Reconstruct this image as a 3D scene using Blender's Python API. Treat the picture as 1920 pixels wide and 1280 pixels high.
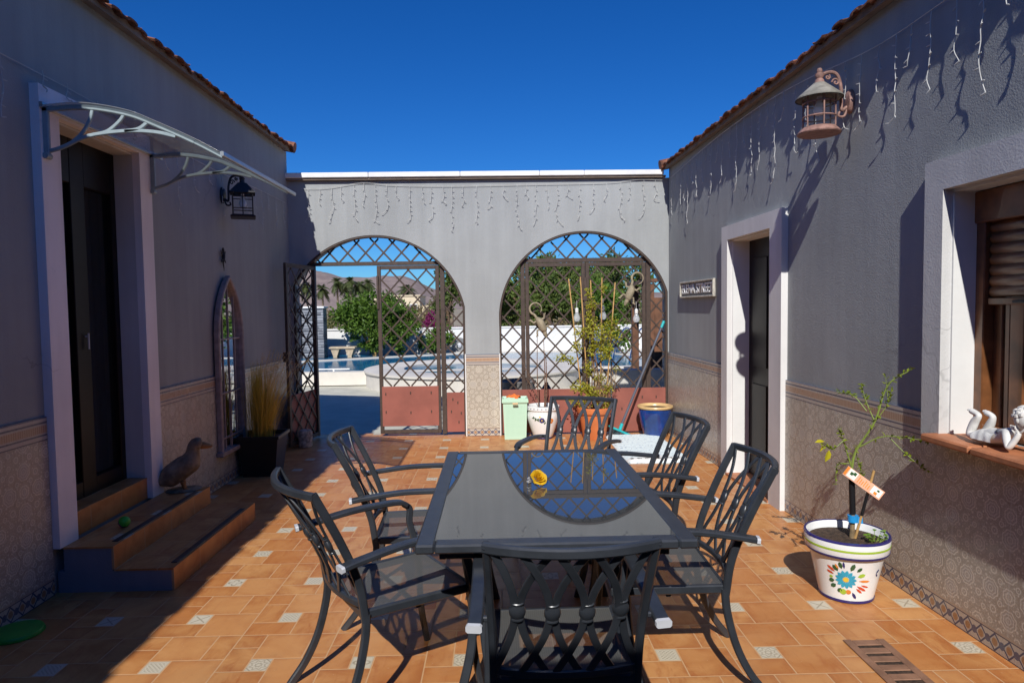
import bpy, math, random
import numpy as np
from mathutils import Vector, Matrix, noise

for _o in list(bpy.data.objects):
    bpy.data.objects.remove(_o)
S = bpy.context.scene
COL = S.collection
R = math.radians
PI = math.pi

# ------------------------------------------------------------------ camera
YAW, PIT, ROL = 0.0211134, 0.0501396, -0.0135663
cam_d = bpy.data.cameras.new("camera")
cam_d.sensor_width = 36.0
cam_d.lens = 1251.683 / 1920 * 36
cam_d.clip_start, cam_d.clip_end = 0.05, 9000
cam = bpy.data.objects.new("camera", cam_d)
COL.objects.link(cam)
_f = Vector((math.sin(YAW) * math.cos(PIT), math.cos(YAW) * math.cos(PIT), -math.sin(PIT)))
_r0 = Vector((math.cos(YAW), -math.sin(YAW), 0))
_u0 = _r0.cross(_f)
_r = _r0 * math.cos(ROL) + _u0 * math.sin(ROL)
_u = -_r0 * math.sin(ROL) + _u0 * math.cos(ROL)
cam.matrix_world = Matrix(((_r.x, _u.x, -_f.x, 0), (_r.y, _u.y, -_f.y, 0), (_r.z, _u.z, -_f.z, 1.543), (0, 0, 0, 1)))
S.camera = cam

# ------------------------------------------------------------------ sky and sun
LDIR = Vector((0.195, 1.2, -1.0)).normalized()          # the way sunlight travels
SUN_EL = math.asin(-LDIR.z)
SUN_AZ = math.atan2(-LDIR.x, -LDIR.y)
w = bpy.data.worlds.new("World")
S.world = w
w.use_nodes = True
wn = w.node_tree
wn.nodes.clear()
_sky = wn.nodes.new("ShaderNodeTexSky")
_sky.sky_type = 'NISHITA'
_sky.sun_disc = False
_sky.sun_elevation = SUN_EL
_sky.sun_rotation = SUN_AZ
_sky.altitude = 600
_sky.air_density = 1.0
_sky.dust_density = 0.15
_sky.ozone_density = 3.5
_hs = wn.nodes.new("ShaderNodeHueSaturation")
_hs.inputs['Saturation'].default_value = 1.32
_hs.inputs['Value'].default_value = 1.0
_bg = wn.nodes.new("ShaderNodeBackground")
_bg.inputs['Strength'].default_value = 0.092
_wo = wn.nodes.new("ShaderNodeOutputWorld")
wn.links.new(_sky.outputs[0], _hs.inputs['Color'])
_tint = wn.nodes.new("ShaderNodeMix")                     # deep polarised blue
_tint.data_type, _tint.blend_type = 'RGBA', 'MULTIPLY'
_tint.inputs[0].default_value = 1.0
_tint.inputs[7].default_value = (.33, .69, 1.10, 1)
wn.links.new(_hs.outputs[0], _tint.inputs[6])
wn.links.new(_tint.outputs[2], _bg.inputs['Color'])
wn.links.new(_bg.outputs[0], _wo.inputs['Surface'])
sun_d = bpy.data.lights.new("sun", 'SUN')
sun_d.energy = 5.0
sun_d.angle = R(0.5)
sun_d.color = (1.0, 0.97, 0.925)
sun = bpy.data.objects.new("sun", sun_d)
COL.objects.link(sun)
sun.location = (-3, -20, 20)
sun.rotation_euler = LDIR.to_track_quat('-Z', 'Y').to_euler()
S.view_settings.view_transform = 'Standard'
S.view_settings.look = 'None'
S.view_settings.exposure = 0.0
S.view_settings.gamma = 1.0
S.render.engine = 'CYCLES'
S.cycles.use_denoising = True
S.cycles.max_bounces = 8
S.cycles.transparent_max_bounces = 16
S.cycles.sample_clamp_indirect = 6
rnd = random.Random(7)


# ------------------------------------------------------------------ material helpers
class V:
    """a value in a node tree; arithmetic builds Math nodes"""
    def __init__(s, t, k): s.t, s.k = t, k
    def m(s, op, *a): return nmath(s.t, op, s, *a)
    def __add__(s, o): return s.m('ADD', o)
    __radd__ = __add__
    def __sub__(s, o): return s.m('SUBTRACT', o)
    def __rsub__(s, o): return nmath(s.t, 'SUBTRACT', o, s)
    def __mul__(s, o): return s.m('MULTIPLY', o)
    __rmul__ = __mul__
    def __truediv__(s, o): return s.m('DIVIDE', o)
    def abs(s): return s.m('ABSOLUTE')
    def fract(s): return s.m('FRACT')
    def floor(s): return s.m('FLOOR')
    def gt(s, o): return s.m('GREATER_THAN', o)
    def lt(s, o): return s.m('LESS_THAN', o)
    def min(s, o): return s.m('MINIMUM', o)
    def max(s, o): return s.m('MAXIMUM', o)
    def sqrt(s): return s.m('SQRT')
    def cos(s): return s.m('COSINE')
    def sin(s): return s.m('SINE')


def nmath(t, op, *a):
    n = t.nodes.new('ShaderNodeMath')
    n.operation = op
    for i, v in enumerate(a):
        if isinstance(v, V): t.links.new(v.k, n.inputs[i])
        else: n.inputs[i].default_value = v
    return V(t, n.outputs[0])


def sstep(x, a, b):
    n = x.t.nodes.new('ShaderNodeMapRange')
    n.interpolation_type = 'SMOOTHSTEP'
    x.t.links.new(x.k, n.inputs[0])
    n.inputs[1].default_value, n.inputs[2].default_value = a, b
    return V(x.t, n.outputs[0])


def hyp(a, b): return (a * a + b * b).sqrt()


def cmix(t, fac, c1, c2):
    n = t.nodes.new('ShaderNodeMix')
    n.data_type = 'RGBA'
    for sock, v in ((n.inputs[0], fac), (n.inputs[6], c1), (n.inputs[7], c2)):
        if isinstance(v, V): t.links.new(v.k, sock)
        elif isinstance(v, (tuple, list)): sock.default_value = (v[0], v[1], v[2], 1)
        else: sock.default_value = v
    return V(t, n.outputs[2])


def newmat(name):
    m = bpy.data.materials.new(name)
    m.use_nodes = True
    t = m.node_tree
    return m, t, t.nodes['Principled BSDF']


def objco(t):
    n = t.nodes.new('ShaderNodeTexCoord')
    s = t.nodes.new('ShaderNodeSeparateXYZ')
    t.links.new(n.outputs['Object'], s.inputs[0])
    return V(t, n.outputs['Object']), V(t, s.outputs[0]), V(t, s.outputs[1]), V(t, s.outputs[2])


def nz(t, co, scale, detail=4, rough=.55, dist=0.0):
    n = t.nodes.new('ShaderNodeTexNoise')
    if co is not None: t.links.new(co.k, n.inputs['Vector'])
    n.inputs['Scale'].default_value = scale
    n.inputs['Detail'].default_value = detail
    n.inputs['Roughness'].default_value = rough
    n.inputs['Distortion'].default_value = dist
    return V(t, n.outputs[0])


def comb(t, x, y, z):
    n = t.nodes.new('ShaderNodeCombineXYZ')
    for i, v in enumerate((x, y, z)):
        if isinstance(v, V): t.links.new(v.k, n.inputs[i])
        else: n.inputs[i].default_value = v
    return V(t, n.outputs[0])


def white(t, vec):
    n = t.nodes.new('ShaderNodeTexWhiteNoise')
    n.noise_dimensions = '3D'
    t.links.new(vec.k, n.inputs[0])
    return V(t, n.outputs[0])


def bump(t, p, h, strength, dist=.01):
    n = t.nodes.new('ShaderNodeBump')
    n.inputs['Strength'].default_value = strength
    n.inputs['Distance'].default_value = dist
    t.links.new(h.k, n.inputs['Height'])
    t.links.new(n.outputs[0], p.inputs['Normal'])


def link(t, v, p, name): t.links.new(v.k, p.inputs[name])


def simple(name, c, rough=.5, metal=0.0, var=.12, scale=8, bmp=0, bscale=40, spec=.5, coat=0):
    m, t, p = newmat(name)
    co, x, y, z = objco(t)
    n = sstep(nz(t, co, scale, 5), .3, .7)
    link(t, cmix(t, n, tuple(v * (1 - var) for v in c), tuple(min(1, v * (1 + var)) for v in c)), p, 'Base Color')
    p.inputs['Roughness'].default_value = rough
    p.inputs['Metallic'].default_value = metal
    p.inputs['Specular IOR Level'].default_value = spec
    p.inputs['Coat Weight'].default_value = coat
    if bmp: bump(t, p, nz(t, co, bscale, 4), bmp)
    return m


def mat_stucco(name, c, bs=.35, c2=None):
    m, t, p = newmat(name)
    co, x, y, z = objco(t)
    big = sstep(nz(t, co, .9, 5, .6), .3, .72)
    streak = sstep(nz(t, comb(t, x * 4.0, y * 4.0, z * .30), 1.9, 5, .6), .3, .75)
    k = (big * .55 + streak * .45)
    c2 = c2 or tuple(v * .84 for v in c)

    vor = t.nodes.new('ShaderNodeTexVoronoi')
    vor.feature = 'DISTANCE_TO_EDGE'
    vor.inputs['Scale'].default_value = .55
    wv_ = t.nodes.new('ShaderNodeVectorMath')
    wv_.operation = 'ADD'
    t.links.new(co.k, wv_.inputs[0])
    t.links.new(comb(t, nz(t, co, 2.2, 4) * .9, nz(t, co, 1.7, 4) * .9, nz(t, co, 2.6, 4) * .9).k, wv_.inputs[1])
    t.links.new(wv_.outputs[0], vor.inputs['Vector'])
    crack = (1 - sstep(V(t, vor.outputs['Distance']), .0, .006)) * sstep(nz(t, co, 1.1, 2), .55, .65)
    spot = sstep(nz(t, co, 13, 3, .6), .68, .76)
    col_ = cmix(t, k, c2, tuple(v * 1.1 for v in c))
    col_ = cmix(t, crack * .45, col_, tuple(v * .45 for v in c))
    col_ = cmix(t, spot * .22, col_, tuple(v * .62 for v in c))
    link(t, col_, p, 'Base Color')
    p.inputs['Roughness'].default_value = .78
    p.inputs['Specular IOR Level'].default_value = .25
    fine = nz(t, co, 105, 3, .7)
    mid = nz(t, co, 22, 3)
    low = nz(t, co, 2.5, 2)
    bump(t, p, fine * .8 + mid * .35 + low * 1.2, bs, .012)
    return m


def mat_floor():
    m, t, p = newmat("terracotta_floor_tile")
    co, x, y, z = objco(t)
    L = .45
    mx, my = (x + (1.5181 + .38 * L)) / L, (y - (2.8681 - .39 * L)) / L
    ix, iy = mx.floor(), my.floor()
    u, v = mx.fract(), my.fract()
    rects = [(0, .27, .73, 1), (.27, .76, .51, 1), (.76, 1, .51, 1), (0, .27, .28, .73), (0, .49, 0, .28), (.49, 1, 0, .51), (.27, .49, .28, .51)]
    best = None; ident = None
    for k, (a, b, c, d) in enumerate(rects):
        e = ((u - a).min(b - u)).min((v - c).min(d - v))
        g = e.gt(0) * (k + 1.0)
        best = e if best is None else best.max(e)
        ident = g if ident is None else ident + g
        if k == 6: inset = e
    rn = white(t, comb(t, ix, iy, ident))
    rn2 = white(t, comb(t, ix + 31.7, iy, ident + 5.0))
    co2 = nz(t, co, 28, 4, .65)
    cloud = nz(t, comb(t, x + rn * 9, y + rn2 * 9, rn * 20), 5.0, 4, .6, .8)
    streak = nz(t, comb(t, x * 4.0 + rn2 * 7, y * 1.0, rn * 11), 5.0, 4, .65, .5)
    base = cmix(t, sstep(cloud, .3, .72), (.58, .29, .105), (.43, .175, .052))
    base = cmix(t, sstep(streak, .50, .76) * .75, base, (.33, .09, .02))
    base = cmix(t, rn2 * .6, base, (.44, .15, .036))
    base = cmix(t, rn.gt(.8) * .45, base, (.60, .31, .12))
    edge = sstep(best, .0, .11)
    base = cmix(t, (1 - edge) * .35 * sstep(cloud, .35, .7), base, (.30, .075, .02))
    # painted insets
    a, b = (u - .38) / .11, (v - .395) / .115
    r = hyp(a, b)
    th = b.m('ARCTAN2', a)
    pet = sstep(((r - (.30 + .42 * (th * 2.0).cos().abs())).abs()), .16, .03)
    star = sstep((a.abs() - b.abs()).abs(), .16, .02) * r.lt(.95)
    rf = r * (1 + (th * 8.0).cos() * .16)
    ring = (sstep(((rf - .62).abs()), .12, .03) * .8).max(sstep(((rf - .26).abs()), .10, .02)).max(sstep((a.abs() + b.abs() - 1.35).abs(), .12, .03))
    dots = ((a * 17).cos() * (b * 17).cos()).gt(.15) * (a.abs().max(b.abs())).lt(.72)
    pick = white(t, comb(t, ix + 3.3, iy + 8.1, 2.0))
    dsn = pet * pick.lt(.3) + star * (pick.gt(.3) * pick.lt(.5)) + ring * (pick.gt(.5) * pick.lt(.72)) + dots * pick.gt(.72) * .8
    ins = cmix(t, dsn * (nz(t, co, 60, 3, .6) * .8 + .28), (.56, .505, .39), (.24, .19, .12))
    ins = cmix(t, sstep(a.abs().max(b.abs()), .74, .84) * .35, ins, (.40, .33, .22))
    base = cmix(t, inset.gt(.007), base, ins)
    gr = sstep(best, .0035, .0095)
    base = cmix(t, gr, (.55, .33, .17), base)
    dirt = sstep(nz(t, co, 1.3, 6, .7), .48, .78)
    base = cmix(t, dirt * .28, base, (.27, .16, .085))
    base = cmix(t, sstep(co2, .55, .8) * .22, base, (.25, .10, .035))
    speck = sstep(nz(t, co, 70, 2, .5), .70, .76)
    base = cmix(t, speck * .35, base, (.66, .50, .34))
    link(t, base, p, 'Base Color')
    link(t, (cloud * .25 + .30) + (1 - gr) * .3, p, 'Roughness')
    p.inputs['Specular IOR Level'].default_value = .42
    bump(t, p, gr * .5 + cloud * .25, .35, .006)
    return m


def mat_riser():
    m, t, p = newmat("terracotta_riser_tile")
    co, x, y, z = objco(t)
    s = (y / .327)
    e = (s.fract() - .5).abs()
    rn = white(t, comb(t, s.floor(), 3.0, 1.0))
    cloud = nz(t, comb(t, x, y + rn * 5, z), 7.0, 4, .6, .6)
    base = cmix(t, sstep(cloud, .3, .7), (.56, .235, .07), (.40, .135, .03))
    base = cmix(t, e.gt(.492), base, (.45, .28, .16))
    link(t, base, p, 'Base Color')
    p.inputs['Roughness'].default_value = .38
    bump(t, p, cloud, .1, .006)
    return m


def mat_dado(name, axis):
    m, t, p = newmat(name)
    co, x, y, z = objco(t)
    s = x if axis == 'x' else y
    P = .352
    a = ((s / P + .17).fract() - .5).abs()
    b = (((z - .10) / P + .5).fract() - .5).abs()
    hi, lo = a.max(b), a.min(b)
    pat = None
    def add(v):
        nonlocal pat
        pat = v if pat is None else pat.max(v)
    for cx, cy, rad, n in ((0, 0, .115, 2.5), (.36, 0, .062, 1.5), (.25, .25, .066, 1.5), (.5, .205, .14, 3.5), (.5, .5, .115, 2.5), (.21, .09, .05, 1.5), (.36, .13, .04, .5), (.13, .03, .03, .5), (.36, .36, .05, 1.5), (.30, .12, .03, .5), (.43, .06, .035, .5), (.31, .19, .028, .5), (.42, .36, .03, .5), (.18, .15, .03, .5)):
        da, db = hi - cx, lo - cy
        r = hyp(da, db)
        th_ = db.m('ARCTAN2', da)
        wob = r * (1 + (th_ * (8.0 if rad > .1 else 5.0)).cos() * .05)
        add(wob.lt(rad) * sstep((wob * (2 * PI * n / rad)).cos(), -.2, .6) * (.85 + .15 * (th_ * 12.0).cos()))
    scroll = sstep((nz(t, comb(t, hi * 9, lo * 9, 0.0), 2.2, 1, .4, 1.5) - .5).abs(), .05, .012)
    add(scroll * .55)
    tv = white(t, comb(t, (s / P + .17).floor(), (z / .45).floor(), 7.0))
    body = cmix(t, pat * .9, (.385, .335, .27), (.76, .70, .585))
    body = cmix(t, tv * .22, body, (.20, .165, .13))
    tn = white(t, comb(t, hi * 0 + (hyp(hi - .5, lo - .205).lt(.14)), 0.0, 0.0))
    body = cmix(t, hyp(hi - .5, lo - .205).lt(.10) * .25, body, (.36, .34, .33))
    seam = (s / P + .17 + .0).fract()
    sm = (seam - .5).abs().gt(.494)
    body = cmix(t, sm * .8, body, (.50, .47, .42))
    # skirting border
    q = (s / .082).fract() - .5
    zz = (z - .045) / .09
    d = q.abs() + zz.abs()
    k1 = sstep((d - .42).abs(), .09, .04)
    k2 = sstep(hyp(q, zz), .24, .17)
    k3 = hyp(q.abs() - .5, zz).lt(.2)
    sk = cmix(t, k1, (.50, .44, .36), (.07, .08, .13))
    sk = cmix(t, k2, sk, (.36, .20, .10))
    sk = cmix(t, k3, sk, (.12, .12, .16))
    lines = (zz.abs()).gt(.44)
    sk = cmix(t, lines, sk, (.10, .09, .11))
    col = cmix(t, z.lt(.09), body, sk)
    col = cmix(t, (z - .096).abs().lt(.006), col, (.42, .34, .26))
    # frieze
    f = cmix(t, z.gt(.865), body, (.47, .41, .35))
    tick = ((s / .016).fract()).lt(.5)
    for z0, z1, c in ((.862, .869, (.10, .09, .12)), (.888, .897, (.09, .09, .13)), (.905, .945, (.36, .21, .13)), (.955, .965, (.09, .09, .13)), (.982, .992, (.10, .11, .17))):
        msk = z.gt(z0) * z.lt(z1)
        f = cmix(t, msk, f, c)
        if z0 == .905: f = cmix(t, msk * tick * .7, f, (.50, .37, .26))
    col = cmix(t, z.gt(.862), col, f)
    grime = sstep(nz(t, co, 3, 5, .6), .45, .8)
    col = cmix(t, grime * .15, col, (.28, .235, .20))
    link(t, col, p, 'Base Color')
    link(t, nz(t, co, 6, 4) * .25 + .16, p, 'Roughness')
    p.inputs['Specular IOR Level'].default_value = .4
    bump(t, p, pat * .6 + (1 - sm) * 2.0, .18, .003)
    return m


def mat_glass(name, c=(1, 1, 1), rough=.02, alpha=.25):
    m, t, p = newmat(name)
    co, x, y, z = objco(t)
    p.inputs['Base Color'].default_value = (*c, 1)
    link(t, nz(t, co, 12, 3) * .06 + rough, p, 'Roughness')
    p.inputs['Alpha'].default_value = alpha
    p.inputs['Specular IOR Level'].default_value = .6
    return m


def mat_leaf(name, c1, c2, trans=.25):
    m, t, p = newmat(name)
    co, x, y, z = objco(t)
    oi = t.nodes.new('ShaderNodeNewGeometry')
    rn = V(t, oi.outputs['Random Per Island'])
    n = nz(t, co, 3.5, 3)
    link(t, cmix(t, (rn * .7 + sstep(n, .3, .7) * .3), c1, c2), p, 'Base Color')
    p.inputs['Roughness'].default_value = .5
    p.inputs['Specular IOR Level'].default_value = .3
    tr = t.nodes.new('ShaderNodeBsdfTranslucent')
    tr.inputs[0].default_value = (c2[0] * 1.3, c2[1] * 1.3, c2[2] * .8, 1)
    mx = t.nodes.new('ShaderNodeMixShader')
    mx.inputs[0].default_value = trans
    out = t.nodes['Material Output']
    t.links.new(p.outputs[0], mx.inputs[1])
    t.links.new(tr.outputs[0], mx.inputs[2])
    t.links.new(mx.outputs[0], out.inputs[0])
    return m


# ------------------------------------------------------------------ mesh helpers
class MB:
    def __init__(s): s.v, s.f, s.mi, s.cur = [], [], [], 0
    def add(s, vs, fs, M=None):
        o = len(s.v)
        s.mi += [s.cur] * len(fs)
        s.v += [tuple(M @ Vector(p)) if M else tuple(p) for p in vs]
        s.f += [tuple(i + o for i in f) for f in fs]
        return s
    def box(s, x0, x1, y0, y1, z0, z1, M=None):
        vs = [(x, y, z) for x in (x0, x1) for y in (y0, y1) for z in (z0, z1)]
        return s.add(vs, [(0, 1, 3, 2), (4, 6, 7, 5), (0, 4, 5, 1), (2, 3, 7, 6), (0, 2, 6, 4), (1, 5, 7, 3)], M)
    def bbox(s, x0, x1, y0, y1, z0, z1, b=.004, M=None):
        """box with chamfered edges"""
        vs, idx = [], {}
        for i, x in enumerate((x0, x1)):
            for j, y in enumerate((y0, y1)):
                for k, z in enumerate((z0, z1)):
                    sx, sy, sz = (1, -1)[i], (1, -1)[j], (1, -1)[k]
                    for ax in range(3):
                        q = [x + b * sx, y + b * sy, z + b * sz]
                        q[ax] = (x, y, z)[ax]
                        idx[i, j, k, ax] = len(vs); vs.append(q)
        fs = []
        for ax in range(3):
            o1, o2 = [a for a in range(3) if a != ax]
            for e in (0, 1):
                q = []
                for c1, c2 in ((0, 0), (1, 0), (1, 1), (0, 1)):
                    key = [0, 0, 0]; key[ax] = e; key[o1] = c1; key[o2] = c2
                    q.append(idx[(*key, ax)])
                fs.append(q)
        for ax in range(3):
            o1, o2 = [a for a in range(3) if a != ax]
            for c1 in (0, 1):
                for c2 in (0, 1):
                    k0 = [0, 0, 0]; k0[o1] = c1; k0[o2] = c2; k1 = list(k0); k1[ax] = 1
                    fs.append([idx[(*k0, o1)], idx[(*k1, o1)], idx[(*k1, o2)], idx[(*k0, o2)]])
        for i in (0, 1):
            for j in (0, 1):
                for k in (0, 1):
                    fs.append([idx[i, j, k, a] for a in range(3)])
        return s.add(vs, fs, M)
    def sweep(s, path, prof, up=(0, 0, 1), closed=False, scale=None, M=None):
        """profile points (side, up) carried along a path"""
        P = [Vector(q) for q in path]; n = len(P); m = len(prof); vs = []
        upv = Vector(up)
        prev = None
        for i in range(n):
            if closed: d = P[(i + 1) % n] - P[i - 1]
            else: d = P[min(i + 1, n - 1)] - P[max(i - 1, 0)]
            if d.length < 1e-9: d = Vector((0, 0, 1))
            d.normalize()
            side = d.cross(upv)
            if side.length < .08:
                side = prev.copy() if prev is not None else d.orthogonal()
                side -= d * side.dot(d)
            side.normalize()
            if prev is not None and side.dot(prev) < 0: side = -side
            prev = side
            u2 = side.cross(d)
            k = scale[i] if scale else 1
            for a, b in prof: vs.append(P[i] + side * a * k + u2 * b * k)
        fs = []
        for i in range(n if closed else n - 1):
            for j in range(m):
                a, b = i * m + j, i * m + (j + 1) % m
                c, e = ((i + 1) % n) * m + (j + 1) % m, ((i + 1) % n) * m + j
                fs.append((a, b, c, e))
        if not closed:
            fs.append(tuple(range(m - 1, -1, -1))); fs.append(tuple(range((n - 1) * m, n * m)))
        return s.add(vs, fs, M)
    def tube(s, path, r, n=8, closed=False, scale=None, M=None, up=(0, 0, 1)):
        return s.sweep(path, [(r * math.cos(2 * PI * k / n), r * math.sin(2 * PI * k / n)) for k in range(n)], up, closed, scale, M)
    def bar(s, path, w_, h, up=(0, 0, 1), closed=False, M=None, scale=None):
        c = min(w_, h) * .22
        pr = [(-w_ / 2 + c, -h / 2), (w_ / 2 - c, -h / 2), (w_ / 2, -h / 2 + c), (w_ / 2, h / 2 - c), (w_ / 2 - c, h / 2), (-w_ / 2 + c, h / 2), (-w_ / 2, h / 2 - c), (-w_ / 2, -h / 2 + c)]
        return s.sweep(path, pr, up, closed, scale, M)
    def lathe(s, prof, n=24, M=None, a0=0.0):
        m = len(prof); vs = []
        for k in range(n):
            a = a0 + 2 * PI * k / n
            for r, z in prof: vs.append((r * math.cos(a), r * math.sin(a), z))
        fs = []
        for k in range(n):
            for j in range(m - 1):
                a, b = k * m + j, k * m + j + 1
                c, d = ((k + 1) % n) * m + j + 1, ((k + 1) % n) * m + j
                fs.append((a, d, c, b))
        return s.add(vs, fs, M)
    def ball(s, c, r, n=12, M=None):
        if not isinstance(r, (tuple, list)): r = (r, r, r)
        vs, fs = [], []
        h = n // 2
        for i in range(h + 1):
            ph = PI * i / h
            for k in range(n):
                a = 2 * PI * k / n
                vs.append((c[0] + r[0] * math.sin(ph) * math.cos(a), c[1] + r[1] * math.sin(ph) * math.sin(a), c[2] + r[2] * math.cos(ph)))
        for i in range(h):
            for k in range(n):
                fs.append((i * n + k, (i + 1) * n + k, (i + 1) * n + (k + 1) % n, i * n + (k + 1) % n))
        return s.add(vs, fs, M)
    def prism(s, outline, axis, d0, d1, M=None):
        """2-D outline extruded along 'x', 'y' or 'z'"""
        n = len(outline)
        def q(p, d):
            return (d, p[0], p[1]) if axis == 'x' else ((p[0], d, p[1]) if axis == 'y' else (p[0], p[1], d))
        vs = [q(p, d0) for p in outline] + [q(p, d1) for p in outline]
        fs = [tuple(range(n)), tuple(range(2 * n - 1, n - 1, -1))] + [(i, i + n, (i + 1) % n + n, (i + 1) % n) for i in range(n)]
        return s.add(vs, fs, M)
    def build(s, name, m, parent=None, smooth=False, loc=None, rot=None):
        me = bpy.data.meshes.new(name)
        me.from_pydata(s.v, [], s.f)
        if isinstance(m, list): me.polygons.foreach_set('material_index', s.mi)
        me.validate()
        import bmesh
        bm = bmesh.new(); bm.from_mesh(me)
        bmesh.ops.remove_doubles(bm, verts=bm.verts, dist=1e-6)
        bmesh.ops.recalc_face_normals(bm, faces=bm.faces)
        bm.to_mesh(me); bm.free()
        for q_ in (m if isinstance(m, list) else [m]): me.materials.append(q_)
        o = bpy.data.objects.new(name, me)
        COL.objects.link(o)
        if parent: o.parent = parent
        if loc: o.location = loc
        if rot: o.rotation_euler = rot
        if smooth:
            me.shade_smooth()
            try: me.set_sharp_from_angle(angle=R(42))
            except Exception: pass
        return o


def raw(name, vs, fs, m, parent=None, smooth=False):
    me = bpy.data.meshes.new(name)
    me.from_pydata(vs, [], fs)
    me.materials.append(m)
    o = bpy.data.objects.new(name, me)
    COL.objects.link(o)
    if parent: o.parent = parent
    if smooth: me.shade_smooth()
    return o


def tag(o, label=None, cat=None, group=None, kind=None):
    if label: o['label'] = label
    if cat: o['category'] = cat
    if group: o['group'] = group
    if kind: o['kind'] = kind
    return o


def thing(name, label, cat, loc=(0, 0, 0), rz=0.0, group=None):
    o = bpy.data.objects.new(name, None)
    o.empty_display_size = .1
    COL.objects.link(o)
    o.location = loc
    o.rotation_euler = (0, 0, rz)
    return tag(o, label, cat, group)


def copy_tree(o, parent=None):
    c = o.copy()
    COL.objects.link(c)
    if parent: c.parent = parent
    for ch in list(o.children): copy_tree(ch, c)
    return c


def bez(pts, n=8):
    """smooth curve through points (Catmull-Rom)"""
    P = [Vector(p) for p in pts]
    P = [P[0] * 2 - P[1]] + P + [P[-1] * 2 - P[-2]]
    out = []
    for i in range(1, len(P) - 2):
        for k in range(n):
            t = k / n
            a, b, c, d = P[i - 1], P[i], P[i + 1], P[i + 2]
            out.append(.5 * ((2 * b) + (c - a) * t + (2 * a - 5 * b + 4 * c - d) * t * t + (3 * b - a - 3 * c + d) * t ** 3))
    out.append(P[-2])
    return out


def structure(o): return tag(o, kind='structure')
# ------------------------------------------------------------------ materials
M_floor = mat_floor()
M_riser = mat_riser()
M_stucco = mat_stucco("grey_stucco", (.338, .352, .352), .45)
M_trim = mat_stucco("pale_lilac_trim", (.93, .87, .87), .22)
M_reveal = mat_stucco("grey_reveal_paint", (.62, .61, .62), .2)
M_trim_w = mat_stucco("grey_window_trim", (.62, .615, .60), .2)
M_trim_r = mat_stucco("pale_grey_trim", (.72, .71, .69), .15)
M_dado_y = mat_dado("mosaic_dado_tile_side", 'y')
M_dado_x = mat_dado("mosaic_dado_tile_front", 'x')
M_white = simple("white_paint", (.71, .71, .69), .55, var=.05, scale=3, bmp=.08, bscale=30)
M_coping = simple("white_coping", (.78, .77, .74), .6, var=.1, scale=6, bmp=.1)
M_clay = simple("roof_clay", (.17, .066, .034), .85, var=.7, scale=9, bmp=.4, bscale=30)
M_soffit = simple("soffit_brown", (.22, .17, .13), .8, var=.2)
M_dkwood = simple("dark_brown_wood", (.009, .006, .0055), .45, var=.3, scale=12, spec=.3)
M_wood = simple("varnished_wood", (.20, .078, .028), .34, var=.35, scale=7, coat=.2)
M_iron = simple("brown_iron_paint", (.062, .041, .031), .5, var=.2, scale=20, bmp=.05)
M_red = simple("red_oxide_panel", (.275, .088, .064), .55, var=.12, scale=4, bmp=.06, bscale=15)
M_brick = simple("terracotta_sill", (.42, .16, .07), .6, var=.18, scale=9, bmp=.12)
M_black = simple("black_plastic", (.012, .012, .014), .35)
M_dark = simple("dark_interior", (.012, .011, .012), .8)
M_glass = mat_glass("window_glass", (.02, .02, .02), .02, .55)
M_clear = mat_glass("clear_glass", (.85, .9, .9), .05, .22)
M_wire = simple("white_wire", (.50, .50, .48), .5)
M_bulb = simple("led_bulb_plastic", (.82, .82, .80), .25)
M_dmetal = simple("anthracite_metal", (.027, .031, .038), .36, var=.15, scale=14, bmp=.04, bscale=90, spec=.7)
M_cap = simple("pale_plastic_cap", (.50, .51, .54), .4)
M_grille = simple("brown_drain_metal", (.24, .125, .075), .6, var=.25, bmp=.15)
M_step_side = mat_stucco("blue_grey_paint", (.22, .24, .30), .2)
M_strip = simple("black_rubber_strip", (.018, .02, .026), .45)
M_concrete = simple("terrace_concrete", (.50, .485, .40), .85, var=.10, scale=3, bmp=.25, bscale=60)
M_dirt = simple("dry_ground", (.30, .25, .17), .95, var=.25, scale=.2)
M_poolwhite = simple("pool_white_render", (.64, .60, .53), .7, var=.06, scale=3, bmp=.1)

# ------------------------------------------------------------------ ground
XL = -2.47                                   # left wall plane
TH = 0.0216                                  # the right house stands a little askew
XR0 = 2.245


def xr(y): return XR0 - TH * y


# patio: sheet from behind the camera to the arched wall
structure(raw('patio_floor', [(-3.2, -4.5, 0), (2.9, -4.5, 0), (2.9, 8.33, 0), (-3.2, 8.33, 0)], [(0, 1, 2, 3)], M_floor))
structure(raw('terrace_ground', [(-30, 8.33, -.07), (30, 8.33, -.07), (30, 15.5, -.07), (-30, 15.5, -.07)], [(0, 1, 2, 3)], M_concrete))
structure(raw('dry_ground', [(-4500, -600, -.35), (4500, -600, -.35), (4500, 6000, -.35), (-4500, 6000, -.35)], [(0, 1, 2, 3)], M_dirt))

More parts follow.
